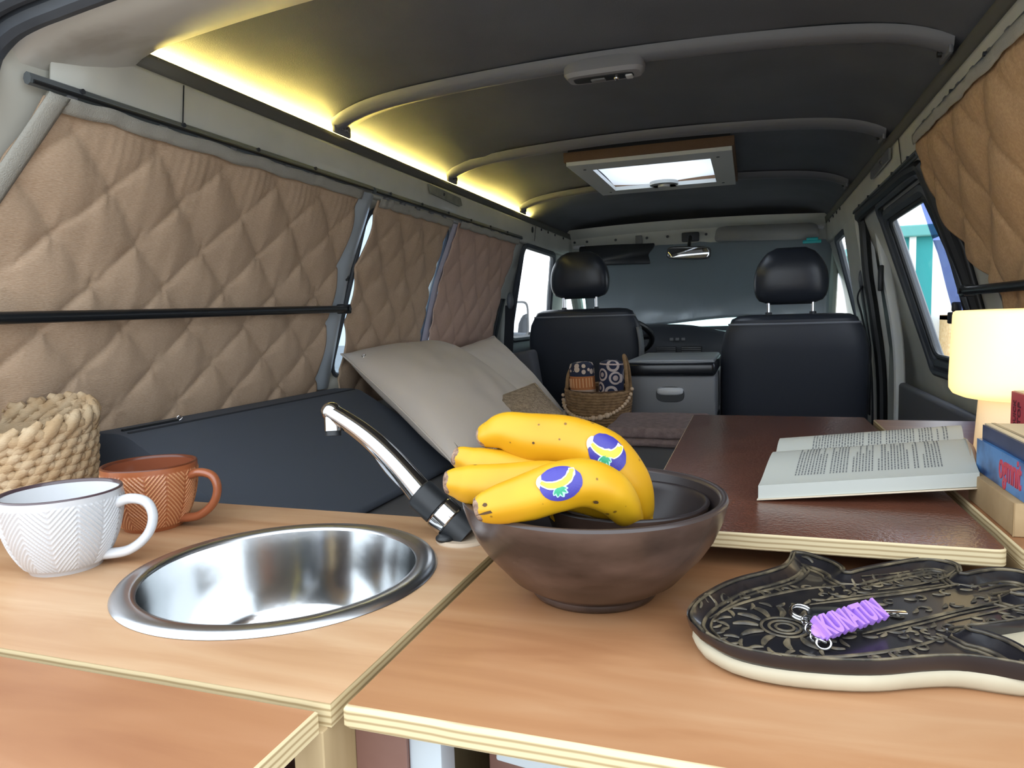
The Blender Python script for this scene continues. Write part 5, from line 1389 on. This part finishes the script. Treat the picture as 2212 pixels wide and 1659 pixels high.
def mat_pattern(name, kind):
    m = mat(name, '#1d2440', .8); nt = m.node_tree; b = nt.nodes['Principled BSDF']
    tc = nt.nodes.new('ShaderNodeTexCoord'); mp = nt.nodes.new('ShaderNodeMapping'); nt.links.new(tc.outputs['Object'], mp.inputs['Vector'])
    v = nt.nodes.new('ShaderNodeTexVoronoi'); v.inputs['Randomness'].default_value = .6
    v.inputs['Scale'].default_value = 21 if kind == 0 else 42
    nt.links.new(mp.outputs['Vector'], v.inputs['Vector'])
    r = nt.nodes.new('ShaderNodeValToRGB'); r.color_ramp.interpolation = 'CONSTANT'; e = r.color_ramp.elements
    if kind == 0:
        e[0].position = 0; e[0].color = lin('#b7a4a0'); e[1].position = .20; e[1].color = lin('#1d2440')
        for p_, c_ in ((.33, '#c2b2ac'), (.47, '#1d2440')): k = e.new(p_); k.color = lin(c_)
    else:
        e[0].position = 0; e[0].color = lin('#c9b4a2'); e[1].position = .42; e[1].color = lin('#20253a')
    nt.links.new(v.outputs['Distance'], r.inputs['Fac'])
    if kind == 0:
        nt.links.new(r.outputs['Color'], b.inputs['Base Color'])
    else:
        s = nt.nodes.new('ShaderNodeSeparateXYZ'); nt.links.new(tc.outputs['Object'], s.inputs[0])
        r2 = nt.nodes.new('ShaderNodeValToRGB'); r2.color_ramp.interpolation = 'CONSTANT'; e = r2.color_ramp.elements
        e[0].position = 0; e[0].color = (0, 0, 0, 1); e[1].position = .78; e[1].color = (1, 1, 1, 1)
        mm = nt.nodes.new('ShaderNodeMath'); mm.operation = 'MULTIPLY'; mm.inputs[1].default_value = 1 / .20
        nt.links.new(s.outputs['Z'], mm.inputs[0]); nt.links.new(mm.outputs[0], r2.inputs['Fac'])
        r3 = nt.nodes.new('ShaderNodeValToRGB'); r3.color_ramp.interpolation = 'CONSTANT'; e = r3.color_ramp.elements
        e[0].position = 0; e[0].color = lin('#b8a08c'); e[1].position = .55; e[1].color = lin('#b4703f')
        nt.links.new(mm.outputs[0], r3.inputs['Fac'])
        mx = nt.nodes.new('ShaderNodeMix'); mx.data_type = 'RGBA'; nt.links.new(r2.outputs['Color'], mx.inputs[0]); nt.links.new(r3.outputs['Color'], mx.inputs[6]); nt.links.new(r.outputs['Color'], mx.inputs[7])
        nt.links.new(mx.outputs[2], b.inputs['Base Color'])
    return m
def rolled(label, cx, cy, r, z1, lean, material, stripes=False):
    t = thing('rolled_cushion', label, 'cushion', (cx, cy, .51))
    Mx = Matrix.Translation((cx, cy, .51)) @ Matrix.Rotation(lean, 4, 'Y')
    h = z1 - .51
    bm = nb(); lathe(bm, [(0, 0), (r * .9, 0), (r, .01), (r * 1.02, h * .5), (r, h - .018), (r * .88, h - .005), (r * .5, h), (0, h)], 40, (0, 0, 0)); bmesh.ops.transform(bm, matrix=Mx, verts=bm.verts)
    b = obj('cover', bm, material, t, 60)
    if stripes:
        for k in range(9):
            a = radians(-150 + 15 * k); bm = nb(); tube(bm, [Mx @ Vector((r * 1.02 * cos(a), r * 1.02 * sin(a), z)) for z in (.118, .135, .15)], .0024, 6); obj('stripe', bm, mat('pale_orange_stripe', '#dca878', .8), b)
    else:
        bm = nb(); tube(bm, [Mx @ Vector((r * .93 * cos(a), r * .93 * sin(a), h - .012)) for a in [2 * pi * k / 30 for k in range(30)]], .003, 6, closed=True); obj('piping', bm, mat('pale_pink_piping', '#cdb7b0', .8), b)
rolled('orange and cream rolled cushion with navy floral top in the rope basket', KX - .046, KY - .012, .043, .715, radians(-3), mat_pattern('floral_orange_print', 1), True)
rolled('navy rolled cushion with cream ring print in the rope basket', KX + .040, KY + .004, .042, .718, radians(2), mat_pattern('navy_ring_print', 0))
t = thing('bead_garland', 'string of wooden beads hanging over the front of the rope basket', 'beads', (KX, KY - KR, .51))
bm = nb(); sphere(bm, (0, 0, 0), 1, 12, 8); proto = None
NBd = 30
for k in range(NBd):
    u = k / (NBd - 1); a = radians(-168 + 156 * u); r = KR + .011
    z = .600 - .078 * (1 - (2 * u - 1) ** 2) ** .8 + .022 * u
    rad = .0062 if k not in (15, 17, 19) else .0098
    c = (KX + r * cos(a), KY + r * sin(a), z)
    if proto is None:
        me_o = obj('bead', bm, M_bead, t, 80); me_o.location = Vector(c) - ORG[t.name]; me_o.data.transform(Matrix.Translation(ORG[t.name])); me_o.scale = (rad,) * 3; proto = me_o
    else: share(proto, 'bead', t, c, None, (rad,) * 3)

# ------------------------------------------------------------------ cooler box
t = thing('cool_box', 'grey cool box with black lid rim between the front seats', 'cool box', (-.265, 2.62, .5))
bm = nb(); box(bm, -.418, -.112, 2.50, 3.0, .5, .655, .008, 3); bd = obj('body', bm, mat('mid_grey_plastic', '#77787b', .5), t, 40)
bm = nb(); box(bm, -.420, -.110, 2.492, 3.008, .654, .705, .014, 3); obj('lid_rim', bm, mat('glossy_black_plastic', '#181b20', .25), t, 40)
bm = nb(); box(bm, -.415, -.115, 2.498, 3.002, .694, .711, .010, 3); obj('lid', bm, mat('pale_lid_plastic', '#85888a', .4), t, 40)
bm = nb(); loft(bm, [(-.006, 0, 0, .098, .056, 3), (.002, 0, 0, .094, .052, 3)], 32); Mx = Matrix.Translation((-.264, 2.496, .590)) @ Matrix.Rotation(radians(90), 4, 'X'); bmesh.ops.transform(bm, matrix=Mx, verts=bm.verts); hr = obj('handle_recess', bm, M_black, bd, 40)
bm = nb(); loft(bm, [(-.004, 0, .012, .092, .028, 3.5), (.010, 0, .012, .088, .026, 3), (.014, 0, .012, .07, .016, 3)], 32); bmesh.ops.transform(bm, matrix=Mx, verts=bm.verts); obj('handle', bm, M_light_plastic, bd, 60)

# ------------------------------------------------------------------ outside: teal building, white wall, pine shelf
t = thing('building', 'teal painted building outside the sliding door window', 'building', (1.6, 6.7, -.56))
bm = nb(); box(bm, 1.05, 1.385, 6.5, 9, -.56, 1.43); obj('teal_wall', bm, M_bteal, t, 0)
bm = nb(); box(bm, .98, 1.45, 6.42, 9, 1.43, 1.52, .01); obj('fascia', bm, M_bteal2, t, 0)
bm = nb(); box(bm, 1.215, 1.262, 6.47, 6.5, -.56, 1.43); obj('white_post', bm, M_bwhite, t, 0)
bm = nb(); box(bm, 1.385, 6.0, 6.55, 9, -.56, 1.40); obj('white_wall', bm, M_bwhite, t, 0)
t = thing('pine_shelf', 'raw pine shelf unit standing against the white wall outside', 'shelf', (1.62, 6.3, -.56))
for (a) in ((1.445, 1.475, 6.2, 6.5, -.56, .80), (1.445, 2.1, 6.2, 6.5, .76, .80), (1.445, 2.1, 6.2, 6.5, .44, .475), (1.445, 2.1, 6.2, 6.5, .05, .085), (2.07, 2.1, 6.2, 6.5, -.56, .80)):
    bm = nb(); box(bm, *a, .003, 1); obj('plank', bm, M_shelf, t, 0)
